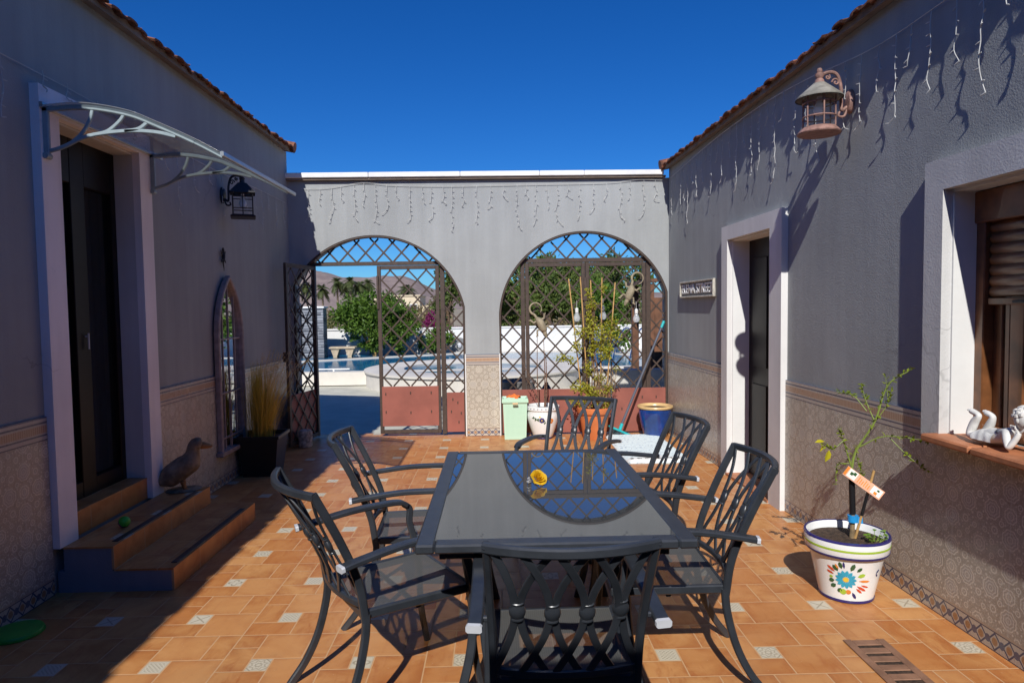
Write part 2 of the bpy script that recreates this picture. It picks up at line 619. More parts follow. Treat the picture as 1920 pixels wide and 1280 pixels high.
# ------------------------------------------------------------------ left house
LH = thing('grey_house', 'shaded grey house with a dark glazed door under an awning and tiled steps', 'house', (XL, 0, 0))
b = MB()
b.box(-.30, 0, -4.5, 3.81, 0, 3.42)
b.box(-.30, 0, 4.66, 8.05, 0, 3.42)
b.box(-.30, 0, 3.81, 4.66, 2.63, 3.42)
b.box(-.30, 0, 3.81, 4.66, 0, .30)
b.box(-7.0, -.30, 8.02 - .02, 8.03, 0, 3.42)
b.box(-7.0, -6.7, -4.5, 8.0, 0, 3.42)
b.build('wall', M_stucco, LH)
b = MB()
b.box(.0, .05, 3.66, 3.82, .255, 2.63); b.box(.0, .05, 4.65, 4.80, .255, 2.63); b.box(.0, .05, 3.66, 4.80, 2.63, 2.77)
b.build('door_surround', M_trim, LH)
b = MB()
b.box(-.13, .0, 3.806, 3.82, .38, 2.625); b.box(-.13, .0, 4.65, 4.664, .38, 2.625); b.box(-.13, .0, 3.82, 4.65, 2.615, 2.628)
b.build('door_reveal', M_reveal, LH)
b = MB()
b.box(.001, .013, -4.5, 3.655, 0.0, .99); b.box(.001, .013, 4.805, 8.045, 0.0, .99)
b.build('dado', M_dado_y, LH)
b = MB(); b.box(-.20, -.13, 3.815, 4.655, .39, 2.615)
# slender frame: cut into stiles so the glass shows
b = MB()
for y0, y1 in ((3.815, 3.87), (4.17, 4.31), (4.60, 4.655)): b.bbox(-.19, -.125, y0, y1, .39, 2.615)
b.bbox(-.19, -.127, 3.87, 4.17, .39, .50); b.bbox(-.19, -.127, 4.31, 4.60, .39, .50)
b.bbox(-.19, -.127, 3.87, 4.17, 2.34, 2.615); b.bbox(-.19, -.127, 4.31, 4.60, 2.34, 2.615)
dr = b.build('door', M_dkwood, LH)
b = MB(); b.box(-.165, -.155, 3.87, 4.17, .50, 2.34); b.box(-.165, -.155, 4.31, 4.60, .50, 2.34)
b.build('pane', M_glass, dr)
b = MB(); b.bar([(-.125, 4.255, 1.40), (-.105, 4.255, 1.40)], .010, .010); b.bar([(-.105, 4.255, 1.42), (-.105, 4.255, 1.32)], .010, .008, up=(1, 0, 0))
b.build('handle', M_cap, dr)
b = MB()
for k in range(14):
    y = 3.86 + k * .058
    b.sweep([(-.235 + .012 * math.sin(k * 1.7), y, 2.6), (-.235 + .012 * math.sin(k * 1.7 + 1), y + .004, .42)], [(.03 * math.cos(2 * PI * i / 8), .012 * math.sin(2 * PI * i / 8)) for i in range(8)], up=(1, 0, 0))
b.build('curtain', M_dark, LH, smooth=True)
b = MB(); b.box(-2.2, -.30, 3.5, 3.52, .3, 2.8); b.box(-2.2, -.3, 5.0, 5.02, .3, 2.8); b.box(-2.2, -2.18, 3.52, 5.0, .3, 2.8); b.box(-2.2, -.3, 3.52, 5.0, 2.8, 2.82); b.box(-2.2, -.3, 3.52, 5.0, .28, .30)
b.build('dark_room', M_dark, LH)


def roof(parent, sgn, y0, y1, ze, over, depth, seed):
    """pan-tile roof rising away from the courtyard; sgn is the outward direction of the eave"""
    r_ = random.Random(seed)
    sl = math.tan(R(14))
    b = MB()
    xe = sgn * over
    xb = -sgn * depth
    b.prism([(xe * .8, ze - .035), (xb, ze - .035 + sl * (abs(xb) + abs(xe))), (xb, ze + .02 + sl * (abs(xb) + abs(xe))), (xe * .8, ze + .02)], 'y', y0, y1)
    b.build('roof_deck', M_soffit, parent)
    b = MB()
    n = int((y1 - y0) / .165)
    st = (y1 - y0) / n
    for k in range(n):
        yc = y0 + (k + .5) * st
        for cover in (0, 1):
            yy = yc + (st / 2 if cover else 0)
            dx = r_.uniform(-.022, .016); dz = r_.uniform(-.005, .007)
            rr = .060 if not cover else .064
            seg = 7; pr_o = []
            for i in range(seg + 1):
                a = PI * i / seg
                if cover: pr_o.append((math.cos(a) * rr, math.sin(a) * rr * .26 + .004))
                else: pr_o.append((math.cos(a) * rr, -math.sin(a) * rr * .22 + .016))
            inner = [(q[0] * .84, q[1] - .013) for q in pr_o][::-1]
            L = 1.6 if k < n else 1
            vs = []
            for (xx, zz) in ((xe + sgn * (.02 + dx), ze - .004 + dz), (xe - sgn * L, ze - .004 + sl * L + dz)):
                for a_, c_ in pr_o + inner: vs.append((xx, yy + a_, zz + c_))
            m_ = len(pr_o) * 2
            fs = [(i, (i + 1) % m_, (i + 1) % m_ + m_, i + m_) for i in range(m_)]
            q = len(pr_o)
            fs += [(i, m_ - 1 - i, m_ - 2 - i, i + 1) for i in range(q - 1)]
            b.add(vs, fs)
    # verge row at the far gable end
    for k in range(9):
        x0 = xe - sgn * k * .36
        b.tube([(x0 + sgn * .03, y1 - .02, ze + .015 + sl * k * .36), (x0 - sgn * .4, y1 - .02, ze + .005 + sl * (k * .36 + .4))], .062, 10)
    b.build('roof_tiles', M_clay, parent)


roof(LH, 1, -4.5, 7.98, 3.43, .10, 3.6, 1)
# the wing that closes the yard behind the viewer; its shadow ends just inside the picture
b = MB(); b.box(-1.5, 6.6, -1.9, -1.55, 0, 3.29); b.build('rear_wall', M_stucco, LH)
b = MB(); b.prism([(-1.45, 3.292), (-1.45, 3.35), (-5.5, 4.2), (-5.5, 4.14)], 'x', -1.5, 6.6); b.build('rear_roof', M_clay, LH)

# ------------------------------------------------------------------ right house (own axes: x' away from the yard, y' along the wall)
RH = thing('sunlit_grey_house', 'sunlit grey house with a deep door niche and a wooden shuttered window', 'house', (XR0, 0, 0), TH)
DS0, DS1, DZ = 5.09, 5.98, 2.125
WS0, WS1, WZ0, WZ1 = 1.72, 3.165, .905, 2.078
b = MB()
b.box(0, .34, -4.5, WS0, 0, 3.17)
b.box(0, .34, WS0, WS1, 0, WZ0 - .005); b.box(0, .34, WS0, WS1, WZ1, 3.17)
b.box(0, .34, WS1, DS0, 0, 3.17)
b.box(0, .34, DS0, DS1, DZ, 3.17)
b.box(0, .34, DS1, 8.02, 0, 3.17)
b.box(.34, 6.0, 8.0, 8.01, 0, 3.17)
b.box(6.0, 6.2, -4.5, 8.0, 0, 3.17)
b.build('wall', M_stucco, RH)
b = MB()
b.box(-.05, 0, DS1 - .002, 6.12, .0, DZ); b.box(-.05, 0, 4.885, DS0 + .002, .0, DZ); b.box(-.05, 0, 4.885, 6.12, DZ, 2.25)
b.build('door_surround', M_trim_r, RH)
b = MB()
b.box(.0, .15, DS1 - .014, DS1 - .001, 0, DZ - .002); b.box(.0, .15, DS0 + .001, DS0 + .014, 0, DZ - .002); b.box(.0, .15, DS0 + .014, DS1 - .014, DZ - .014, DZ - .002)
b.build('door_reveal', M_white, RH)
b = MB()
b.bbox(.152, .20, DS0 + .004, DS1 - .004, .02, DZ - .006)
for z0, z1 in ((.2, .85), (1.0, 1.95)):
    for y0, y1 in ((5.18, 5.48), (5.58, 5.88)): b.bbox(.142, .154, y0, y1, z0, z1, .006)
dr = b.build('door', M_dkwood, RH)
b = MB(); b.bar([(.15, 5.16, 1.03), (.115, 5.16, 1.03)], .014, .014); b.bar([(.115, 5.155, 1.03), (.115, 5.27, 1.03)], .012, .018)
b.build('handle', M_cap, dr)
b = MB(); b.box(-.06, .15, DS0, DS1, .001, .02); b.build('threshold', M_brick, RH)
b = MB()
b.box(-.05, 0, WS1 - .002, 3.295, .885, WZ1); b.box(-.05, 0, 1.60, WS0, .885, WZ1); b.box(-.05, 0, 1.60, 3.295, WZ1, 2.225)
b.build('window_surround', M_trim_w, RH)
b = MB()
b.box(.0, .112, WS1 - .013, WS1 - .001, WZ0, WZ1 - .001); b.box(.0, .112, WS0 + .001, WS0 + .013, WZ0, WZ1 - .001); b.box(.0, .112, WS0 + .013, WS1 - .013, WZ1 - .013, WZ1 - .001)
b.build('window_reveal', M_white, RH)
b = MB()
X0, X1 = .112, .20
b.bbox(X0, X1, WS1 - .065, WS1 - .002, WZ0, WZ1 - .16, .005); b.bbox(X0, X1, WS0 + .002, WS0 + .065, WZ0, WZ1 - .16, .005)
b.bbox(X0 + .03, X1, WS0 + .065, WS1 - .065, WZ0, WZ0 + .05, .005)
b.bbox(X0 + .035, X1, 2.90, 2.985, WZ0 + .05, WZ1 - .16, .006); b.bbox(X0 + .05, X1, 3.0, 3.03, WZ0 + .05, WZ1 - .16, .004); b.bbox(X0 + .05, X1, 3.045, 3.10, WZ0 + .05, WZ1 - .16, .004)
wf = b.build('window_frame', M_wood, RH)
b = MB(); b.box(X1 - .035, X1 - .025, WS0 + .06, 2.90, WZ0 + .04, WZ1 - .15)
b.build('pane', M_glass, wf)
b = MB()
b.bbox(X0 - .012, X1 + .02, WS0 + .004, WS1 - .003, WZ1 - .165, WZ1 - .016, .006)
b.build('shutter_box', M_wood, wf)
b = MB()
for k in range(7):
    z1_ = WZ1 - .166 - k * .050
    ol = []
    for i in range(7):
        a = i / 6
        ol.append((X0 + .030 - .010 * math.sin(PI * a), z1_ - .048 * a))
    ol += [(X0 + .045, z1_ - .048), (X0 + .045, z1_)]
    b.prism(ol, 'y', WS0 + .07, WS1 - .07)
b.bbox(X0 + .015, X0 + .045, WS0 + .07, WS1 - .07, WZ1 - .166 - .35 - .035, WZ1 - .166 - .352, .004)
sh = b.build('roller_shutter', M_wood, RH)
b = MB(); b.bbox(X0 - .002, X0 + .015, 2.86, 2.93, WZ1 - .166 - .378, WZ1 - .166 - .364, .003); b.build('stop', M_black, sh)
b = MB()
for k, (y0, y1) in enumerate(((1.58, 2.05), (2.055, 2.53), (2.535, 2.86), (2.865, 3.19))):
    b.bbox(-.125, .115, y0, y1, WZ0 - .032, WZ0 + .0 + .001 * k, .008)
b.build('sill', M_brick, RH)
b = MB()
b.box(-.013, -.001, 6.125, 8.04, 0, .985); b.box(-.013, -.001, 3.30, 4.88, 0, .985); b.box(-.013, -.001, -4.5, 3.30, 0, .872)
b.build('dado', M_dado_y, RH)
roof(RH, -1, -4.5, 8.0, 3.19, .09, 3.6, 2)

# ------------------------------------------------------------------ arched wall
AW = thing('arched_wall', 'light grey courtyard wall pierced by two round arches under a white coping', 'wall', (0, 8.05, 0))
A1 = (-1.47, 1.328, 1.104, -2.44, -.392)
A2 = (1.062, 1.408, 1.046, .018, 2.062)


def arch_pts(A, n=40, grow=0.0):
    cx, cz, r, xa, xb = A
    r += grow; xa -= grow; xb += grow
    a1 = math.acos(max(-1, (xa - cx) / r)); a2 = math.acos(min(1, (xb - cx) / r))
    return [(xa, 0)] + [(cx + r * math.cos(a1 + (a2 - a1) * k / n), cz + r * math.sin(a1 + (a2 - a1) * k / n)) for k in range(n + 1)] + [(xb, 0)]


def arch_top(A, x, grow=0.0):
    cx, cz, r, xa, xb = A
    if x <= xa - grow or x >= xb + grow: return 0
    return cz + math.sqrt(max(0, (r + grow) ** 2 - (x - cx) ** 2))


# strips between arch and top so every face stays convex
b = MB()
TOPZ = 3.075


def strip(x0, x1, z0a, z0b):
    vs = [(x0, 0, z0a), (x1, 0, z0b), (x1, 0, TOPZ), (x0, 0, TOPZ), (x0, .27, z0a), (x1, .27, z0b), (x1, .27, TOPZ), (x0, .27, TOPZ)]
    b.add(vs, [(0, 1, 2, 3), (5, 4, 7, 6), (0, 4, 5, 1), (3, 2, 6, 7)])


b2 = []
strip(-3.4, A1[3], 0, 0)
for A in (A1, A2):
    pts = arch_pts(A, 60)[1:-1]
    for p0, p1 in zip(pts[:-1], pts[1:]): strip(p0[0], p1[0], p0[1], p1[1])
    for x_, z_ in ((A[3], pts[0][1]), (A[4], pts[-1][1])):
        b.add([(x_, 0, 0), (x_, .27, 0), (x_, .27, z_), (x_, 0, z_)], [(0, 1, 2, 3)])
strip(A1[4], A2[3], 0, 0)
strip(A2[4], 2.9, 0, 0)
b.build('wall', M_stucco, AW)
b = MB()
for x0, x1 in ((-3.4, -1.5), (-1.496, -.42), (-.416, .52), (.524, 1.05), (1.054, 2.0)):
    b.bbox(x0, x1, -.075, .36, TOPZ + .025, TOPZ + .085, .006)
b.build('coping', M_coping, AW)
b = MB(); b.box(-3.4, 2.03, -.05, .33, TOPZ + .002, TOPZ + .024); b.build('coping_bed', M_soffit, AW)
b = MB(); b.box(-.388, .012, -.012, -.001, 0, .99); b.build('tile_panel', M_dado_x, AW)
b = MB(); b.box(-.401, -.389, -.015, .09, 0, .995); b.box(.013, .025, -.015, .09, 0, .995); b.build('edge_trim', M_white, AW)

# ------------------------------------------------------------------ entrance steps
ST = thing('tiled_steps', 'terracotta tiled steps with black anti slip strips below the glazed door', 'steps', (XL, 3.68, 0))
X1s, X2s = .65, .325
b = MB(); b.box(.014, X1s - .012, 0.004, 1.24, 0, .118); b.box(.051, X2s - .012, .004, 1.24, .118, .246); b.build('plinth', M_step_side, ST)
b = MB(); b.box(X2s + .001, X1s, 0, 1.244, .118, .128); b.build('tread', M_floor, ST)
b = MB(); b.box(.052, X2s, 0, 1.244, .246, .256); b.build('tread', M_floor, ST)
b = MB(); b.box(X1s - .012, X1s + .001, .001, 1.243, .001, .126); b.box(X2s - .012, X2s + .001, .001, 1.243, .128, .254); b.build('riser', M_riser, ST)
b = MB(); b.box(.0, .012, .14, .97, .256, .388); b.build('upper_riser', M_riser, ST)
b = MB(); b.box(-.14, .014, .141, .969, .388, .398); b.build('threshold', M_floor, ST)
for xs in (X1s - .035, X2s - .035):
    zt = .128 if xs > .4 else .256
    b = MB(); b.bbox(xs - .018, xs + .018, .08, 1.10, zt - .001, zt + .004, .002)
    b.build('anti_slip_strip', M_strip, ST)
# ------------------------------------------------------------------ iron gates
def lattice(b, inside, x0, x1, z0, z1, px=.216, pz=.236, w_=.019, th=.007, y=0.0, ox=0.0, oz=0.0):
    """two families of flat diagonal bars, kept where inside(x, z) holds"""
    sl = pz / px
    for fam in (1, -1):
        # lines z = fam*sl*(x-ox) + c
        lo = min(z0 - fam * sl * (x - ox) for x in (x0, x1)); hi = max(z1 - fam * sl * (x - ox) for x in (x0, x1))
        k0, k1 = math.floor((lo - oz) / pz) - 1, math.ceil((hi - oz) / pz) + 1
        yy = y + (.0045 if fam > 0 else -.0045)
        for k in range(k0, k1 + 1):
            c = oz + k * pz
            N = 160
            run = None; last = None
            for i in range(N + 1):
                x = x0 + (x1 - x0) * i / N
                z = fam * sl * (x - ox) + c
                ok = z0 <= z <= z1 and inside(x, z)
                if ok:
                    if run is None: run = (x, z)
                    last = (x, z)
                if (not ok or i == N) and run is not None:
                    if abs(last[0] - run[0]) > .02:
                        b.bar([(run[0], yy, run[1]), (last[0], yy, last[1])], w_, th, up=(0, 1, 0))
                    run = None


def frame_rect(b, x0, x1, z0, z1, w_=.04, d=.03, y=0.0):
    b.bbox(x0, x0 + w_, y - d / 2, y + d / 2, z0, z1, .003); b.bbox(x1 - w_, x1, y - d / 2, y + d / 2, z0, z1, .003)
    b.bbox(x0 + w_, x1 - w_, y - d / 2 + .002, y + d / 2 - .002, z0, z0 + w_, .003); b.bbox(x0 + w_, x1 - w_, y - d / 2 + .002, y + d / 2 - .002, z1 - w_, z1, .003)


def rivets(b, pts, y):
    for x, z in pts: b.bbox(x - .006, x + .006, y - .004, y + .004, z - .016, z + .016, .002)


GY = .075       # depth of the gates inside the arch


def arch_frame(A, parent, name='arch_frame'):
    pts = arch_pts(A, 48, -.014)
    b = MB(); b.bar([(x, .045, z) for x, z in pts], .026, .085, up=(0, 1, 0))
    return b.build(name, M_iron, parent)


G1 = thing('iron_gate', 'brown iron lattice gate standing half open, one leaf swung into the patio', 'gate', (0, 8.05, 0))
arch_frame(A1, G1)
b = MB(); b.bbox(-2.33, -.66, GY - .02, GY + .02, 2.075, 2.12, .003); b.bbox(-.69, -.635, GY - .025, GY + .025, .02, 2.075, .003)
b.bbox(-2.235, -2.185, GY - .025, GY + .025, .02, 2.075, .003); b.build('frame', M_iron, G1)
ins1 = lambda x, z: z < arch_top(A1, x, -.02) and A1[3] + .015 < x < A1[4] - .015
b = MB(); lattice(b, lambda x, z: ins1(x, z) and z > 2.10, -2.42, -.40, 2.1, 2.45, y=GY, ox=-1.47, oz=2.11, w_=.021); b.build('fanlight_lattice', M_iron, G1)
b = MB(); lattice(b, lambda x, z: ins1(x, z) and z < 2.09, -.64, -.40, .5, 2.2, y=GY, ox=-1.04, oz=.6); b.build('side_lattice', M_iron, G1)
b = MB(); lattice(b, lambda x, z: ins1(x, z) and z < 2.09, -2.43, -2.23, .5, 2.2, y=GY, ox=-2.2, oz=.6); b.build('side_lattice', M_iron, G1)
b = MB(); b.bbox(-.632, -.405, GY - .012, GY - .004, .04, .525, .002); b.cur = 1; rivets(b, [(-.50, .40), (-.58, .29), (-.49, .16), (-.56, .44), (-.46, .27)], GY - .014); b.build('side_panel', [M_red, M_iron], G1)
b = MB(); b.bbox(-2.425, -2.238, GY - .012, GY - .004, .04, .525, .002); b.build('side_panel', M_red, G1)


def leaf_mesh(x0, x1, z0, z1, zp0, zp1, y, ox, parent, name, rv):
    red = True
    b = MB(); frame_rect(b, x0, x1, z0, z1, .045, .032, y)
    lf = b.build(name, M_iron, parent)
    b = MB(); lattice(b, lambda x, z: True, x0 + .04, x1 - .04, (zp1 if red else z0 + .04), z1 - .04, y=y, ox=ox, oz=.60); b.build('lattice', M_iron, lf)
    b = MB(); b.bbox(x0 + .03, x1 - .03, y - .022, y - .012, zp0, zp1, .002); b.cur = 1; rivets(b, rv, y - .025)
    pn = b.build('red_panel', [M_red, M_iron], lf)
    return lf


lf = leaf_mesh(-1.445, -.70, .035, 2.07, .125, .61, GY - .01, -1.07, G1, 'closed_leaf', [(-1.37, .52), (-1.07, .53), (-.82, .53), (-1.37, .30), (-1.07, .29), (-.82, .30)])
b = MB(); b.bbox(-1.45, -1.425, GY - .045, GY - .026, 1.55, 1.95, .003); b.build('bolt', M_iron, lf)
# open leaf, hinged on the left post and swung into the yard
OL = bpy.data.objects.new('open_leaf', None); COL.objects.link(OL); OL.parent = G1
OL.location = (-2.185, GY - .03, 0); OL.rotation_euler = (0, 0, R(-100.5))
b = MB(); frame_rect(b, 0, .735, .035, 2.07, .045, .032, 0); b.build('leaf_frame', M_iron, OL)
b = MB(); lattice(b, lambda x, z: True, .04, .695, .08, 2.03, y=-.004, ox=.37, oz=.60); b.build('lattice', M_iron, OL)
b = MB(); b.bbox(.035, .70, -.024, -.014, .10, .60, .002); b.build('red_panel', M_red, OL)
b = MB(); b.bbox(.66, .78, -.035, -.018, 1.02, 1.05, .003); b.bbox(.70, .735, -.05, -.018, .98, 1.09, .003); b.build('lock', M_iron, OL)

G2 = thing('closed_iron_gate', 'brown iron lattice gate with both leaves shut behind the flowerpots', 'gate', (0, 8.05, 0))
arch_frame(A2, G2)
b = MB(); b.bbox(.30, 1.86, GY - .02, GY + .02, 2.085, 2.135, .003)
b.bbox(.285, .335, GY - .025, GY + .025, .02, 2.085, .003); b.bbox(1.81, 1.865, GY - .025, GY + .025, .02, 2.085, .003); b.build('frame', M_iron, G2)
ins2 = lambda x, z: z < arch_top(A2, x, -.02) and A2[3] + .015 < x < A2[4] - .015
b = MB(); lattice(b, lambda x, z: ins2(x, z) and z > 2.11, .05, 2.03, 2.11, 2.45, y=GY, ox=1.06, oz=2.13, w_=.021); b.build('fanlight_lattice', M_iron, G2)
for xa, xb, ox in ((.03, .30, .18), (1.85, 2.05, 1.94)):
    b = MB(); lattice(b, lambda x, z: ins2(x, z) and z < 2.2, xa, xb, .55, 2.3, y=GY, ox=ox, oz=.6); b.build('side_lattice', M_iron, G2)
for x0, x1, ox in ((.34, 1.068, .70), (1.072, 1.805, 1.44)):
    b = MB(); frame_rect(b, x0, x1, .035, 2.08, .045, .032, GY - .01); lf = b.build('closed_leaf', M_iron, G2)
    b = MB(); lattice(b, lambda x, z: True, x0 + .04, x1 - .04, .55, 2.04, y=GY - .01, ox=ox, oz=.60); b.build('lattice', M_iron, lf)
b = MB(); b.bbox(.035, 2.05, .012, .024, .02, .552, .002); b.cur = 1; rivets(b, [(.45, .45), (.75, .45), (1.35, .43), (1.5, .30), (1.75, .44), (1.92, .44), (1.25, .2), (.3, .2)], .009); b.build('red_panel', [M_red, M_iron], G2)
b = MB(); b.bbox(1.035, 1.10, GY - .05, GY - .027, 1.62, 1.70, .003); b.bbox(1.05, 1.085, GY - .045, GY - .027, 1.55, 1.9, .003); b.build('bolt', M_iron, G2)

# ------------------------------------------------------------------ awning over the left door
M_poly = None
m, t, p = newmat("smoked_polycarbonate")
co, x, y, z = objco(t)
p.inputs['Base Color'].default_value = (.42, .43, .42, 1)
p.inputs['Roughness'].default_value = .12
link(t, nz(t, co, 2.5, 4) * .14 + .40, p, 'Alpha')
M_poly = m
M_alu = simple("grey_aluminium", (.42, .46, .48), .3, metal=.6, var=.1)
M_brkt = simple("grey_bracket_plastic", (.30, .37, .39), .35, var=.08, scale=20)
AN = thing('door_awning', 'smoked plastic awning on curved grey brackets above the glazed door', 'awning', (XL + .05, 3.67, 2.42))
arc = bez([(.0, 0, .232), (.22, 0, .243), (.45, 0, .205), (.61, 0, .142), (.80, 0, .055), (.95, 0, -.025)], 8)
arc = [Vector((q.x, 0, q.z)) for q in arc]
vs, fs = [], []
for i, q in enumerate(arc):
    vs += [(q.x, -.01, q.z), (q.x, 1.27, q.z), (q.x, -.01, q.z + .004), (q.x, 1.27, q.z + .004)]
for i in range(len(arc) - 1):
    o, k = i * 4, i * 4 + 4
    fs += [(o, k, k + 1, o + 1), (o + 2, o + 3, k + 3, k + 2), (o, o + 2, k + 2, k), (o + 1, k + 1, k + 3, o + 3)]
n_ = (len(arc) - 1) * 4
fs += [(0, 1, 3, 2), (n_, n_ + 2, n_ + 3, n_ + 1)]
raw('canopy_sheet', vs, fs, M_poly, AN, True)
b = MB(); b.bar([(.955, -.012, -.03), (.955, 1.275, -.03)], .02, .026); b.build('front_bar', M_alu, AN)
b = MB(); b.bar([(.008, -.01, .238), (.008, 1.27, .238)], .02, .03); b.build('wall_bar', M_alu, AN)
for yb in (.02, 1.13):
    b = MB()
    b.bar([(.012, yb, -.02), (.012, yb, .235)], .034, .022, up=(0, 1, 0))
    b.bar([(q.x, yb, q.z - .016) for q in arc[:-8]], .026, .022, up=(0, 1, 0))
    b.bar([(q.x, yb, q.z - .016) for q in arc[-9:]], .022, .018, up=(0, 1, 0))
    low = bez([(.015, yb, -.005), (.10, yb, .02), (.23, yb, .075), (.42, yb, .10), (.58, yb, .095), (.70, yb, .07)], 6)
    b.bar(low, .020, .016, up=(0, 1, 0))
    b.bar(bez([(.13, yb, .03), (.20, yb, .09), (.245, yb, .16), (.265, yb, .225)], 5), .018, .014, up=(0, 1, 0))
    b.bar(bez([(.25, yb, .08), (.335, yb, .10), (.40, yb, .15), (.43, yb, .19)], 5), .018, .014, up=(0, 1, 0))
    b.bar(bez([(.43, yb, .10), (.50, yb, .11), (.545, yb, .14), (.565, yb, .16)], 5), .020, .016, up=(0, 1, 0))
    b.tube([(.012, yb - .02, -.028), (.012, yb + .02, -.028)], .017, 10)
    b.build('bracket', M_brkt, AN, smooth=True)
b = MB(); b.tube([(.34, .3, .235), (.34, .3, .285)], .006, 6); b.build('screw', M_alu, AN)

# ------------------------------------------------------------------ wall lanterns
M_lamp_pink = simple("weathered_copper_paint", (.27, .15, .12), .65, var=.3, scale=25, bmp=.25, bscale=80)
M_lamp_dark = simple("black_lamp_iron", (.018, .017, .019), .5, var=.2, scale=20)
M_verdi = simple("grey_green_patina", (.25, .235, .20), .65, var=.3, scale=18, bmp=.2, bscale=60)


M_lglass = mat_glass("lamp_glass", (.10, .10, .10), .04, .10)


def scroll_arm(b, e, zt, r_):
    """hooked arm from the wall plate (x=0) over the lamp at distance e"""
    b.tube(bez([(.02, 0, -.03), (.055, 0, -.05), (.06, 0, 0), (.062, 0, .08), (.085, 0, .155), (.13, 0, .175), (e, 0, zt)], 8), r_, 8, up=(0, 1, 0))
    b.tube(bez([(.02, 0, -.03), (.04, 0, -.085), (.075, 0, -.085), (.07, 0, -.06)], 6), r_ * .7, 8, up=(0, 1, 0))
    def curl(cx, cz, r0, turns, a0):
        return [(cx + r0 * (1 - k / 26) * math.cos(a0 + turns * 2 * PI * k / 24), 0, cz + r0 * (1 - k / 26) * math.sin(a0 + turns * 2 * PI * k / 24)) for k in range(25)]
    b.tube(curl(.095, .115, .024, 1.3, 0), r_ * .5, 6, up=(0, 1, 0))
    b.tube(curl(e - .05, .145, .016, 1.3, 2), r_ * .5, 6, up=(0, 1, 0))


L1 = thing('wall_lantern', 'round rusty pink wall lantern with grey conical hood on the sunlit house', 'wall lamp', (xr(4.06) - .002, 4.06, 2.76), PI + TH)
b = MB(); b.lathe([(0, 0), (.058, 0), (.058, .012), (.045, .026), (0, .03)], 20, Matrix.Rotation(PI / 2, 4, 'Y') @ Matrix.Diagonal((1.25, .8, 1, 1))); b.build('wall_plate', M_lamp_pink, L1, smooth=True)
b = MB(); scroll_arm(b, .195, .155, .0105); b.build('arm', M_lamp_pink, L1, smooth=True)
e1 = Matrix.Translation((.195, 0, 0))
b = MB(); b.lathe([(.030, .095), (.032, .10), (.026, .125), (.018, .135), (.027, .15), (.026, .165), (.015, .17), (.018, .18), (.012, .196), (0, .20)], 18, e1); b.build('finial', M_lamp_pink, L1, smooth=True)
b = MB(); b.lathe([(.136, .014), (.136, .022), (.085, .066), (.036, .108), (.0, .11), (0, .10), (.03, .096), (.08, .055), (.125, .014)], 28, e1); b.build('hood', M_verdi, L1, smooth=True)
b = MB(); b.lathe([(.0, -.195), (.122, -.195), (.125, -.188), (.105, -.165), (.093, -.155), (.0, -.152)], 28, e1); b.build('base_dish', M_lamp_pink, L1, smooth=True)
b = MB()
for zc in (-.012, -.095):
    b.tube([(.195 + .093 * math.cos(2 * PI * k / 28), .093 * math.sin(2 * PI * k / 28), zc) for k in range(28)], .0045, 6, closed=True)
for k in range(6):
    a = 2 * PI * k / 6 + .35
    b.tube([(.195 + .092 * math.cos(a), .092 * math.sin(a), -.155), (.195 + .092 * math.cos(a), .092 * math.sin(a), .03)], .005, 6)
b.build('cage', M_lamp_pink, L1, smooth=True)
b = MB(); b.lathe([(.084, -.153), (.084, .026), (.081, .026), (.081, -.153)], 28, e1); b.build('glass', M_lglass, L1, smooth=True)
b = MB(); b.lathe([(0, -.085), (.022, -.08), (.034, -.055), (.03, -.03), (.016, -.005), (.014, .03), (0, .03)], 16, e1); b.build('light_bulb', M_bulb, L1, smooth=True)

L2 = thing('wall_lantern', 'black square wall lantern with pyramid hood on the shaded house', 'wall lamp', (XL + .002, 6.13, 2.59), 0)
b = MB(); b.lathe([(0, 0), (.058, 0), (.058, .012), (.045, .026), (0, .03)], 20, Matrix.Rotation(PI / 2, 4, 'Y') @ Matrix.Diagonal((1.25, .8, 1, 1))); b.build('wall_plate', M_lamp_dark, L2, smooth=True)
b = MB(); scroll_arm(b, .185, .165, .010); b.build('arm', M_lamp_dark, L2, smooth=True)
e2 = Matrix.Translation((.185, 0, 0))
b = MB(); b.lathe([(.024, .11), (.02, .135), (.026, .15), (.012, .165), (0, .172)], 12, e2); b.build('finial', M_lamp_dark, L2)
b = MB(); b.lathe([(.150, .012), (.148, .02), (.05, .105), (.0, .115), (0, .10), (.045, .092), (.13, .012)], 4, e2, PI / 4 + .35); b.build('hood', M_lamp_dark, L2)
b = MB(); b.lathe([(0, -.205), (.145, -.205), (.15, -.195), (.125, -.18), (0, -.178)], 4, e2, PI / 4 + .35); b.build('base_dish', M_lamp_dark, L2)
b = MB()
cor = [(.185 + .118 * math.cos(PI / 4 + .35 + k * PI / 2), .118 * math.sin(PI / 4 + .35 + k * PI / 2)) for k in range(4)]
for k in range(4):
    p0, p1 = cor[k], cor[(k + 1) % 4]
    b.tube([(p0[0], p0[1], -.18), (p0[0], p0[1], .02)], .0055, 6)
    mid = ((p0[0] + p1[0]) / 2, (p0[1] + p1[1]) / 2)
    b.tube([(mid[0], mid[1], -.18), (mid[0], mid[1], .02)], .004, 6)
    for zc in (-.022, -.125): b.tube([(p0[0], p0[1], zc), (p1[0], p1[1], zc)], .0045, 6)
b.build('cage', M_lamp_dark, L2)
b = MB()
c2 = [(.185 + .108 * math.cos(PI / 4 + .35 + k * PI / 2), .108 * math.sin(PI / 4 + .35 + k * PI / 2)) for k in range(4)]
for k in range(4):
    p0, p1 = c2[k], c2[(k + 1) % 4]
    b.add([(p0[0], p0[1], -.178), (p1[0], p1[1], -.178), (p1[0], p1[1], .015), (p0[0], p0[1], .015)], [(0, 1, 2, 3)])
b.build('glass', M_lglass, L2)
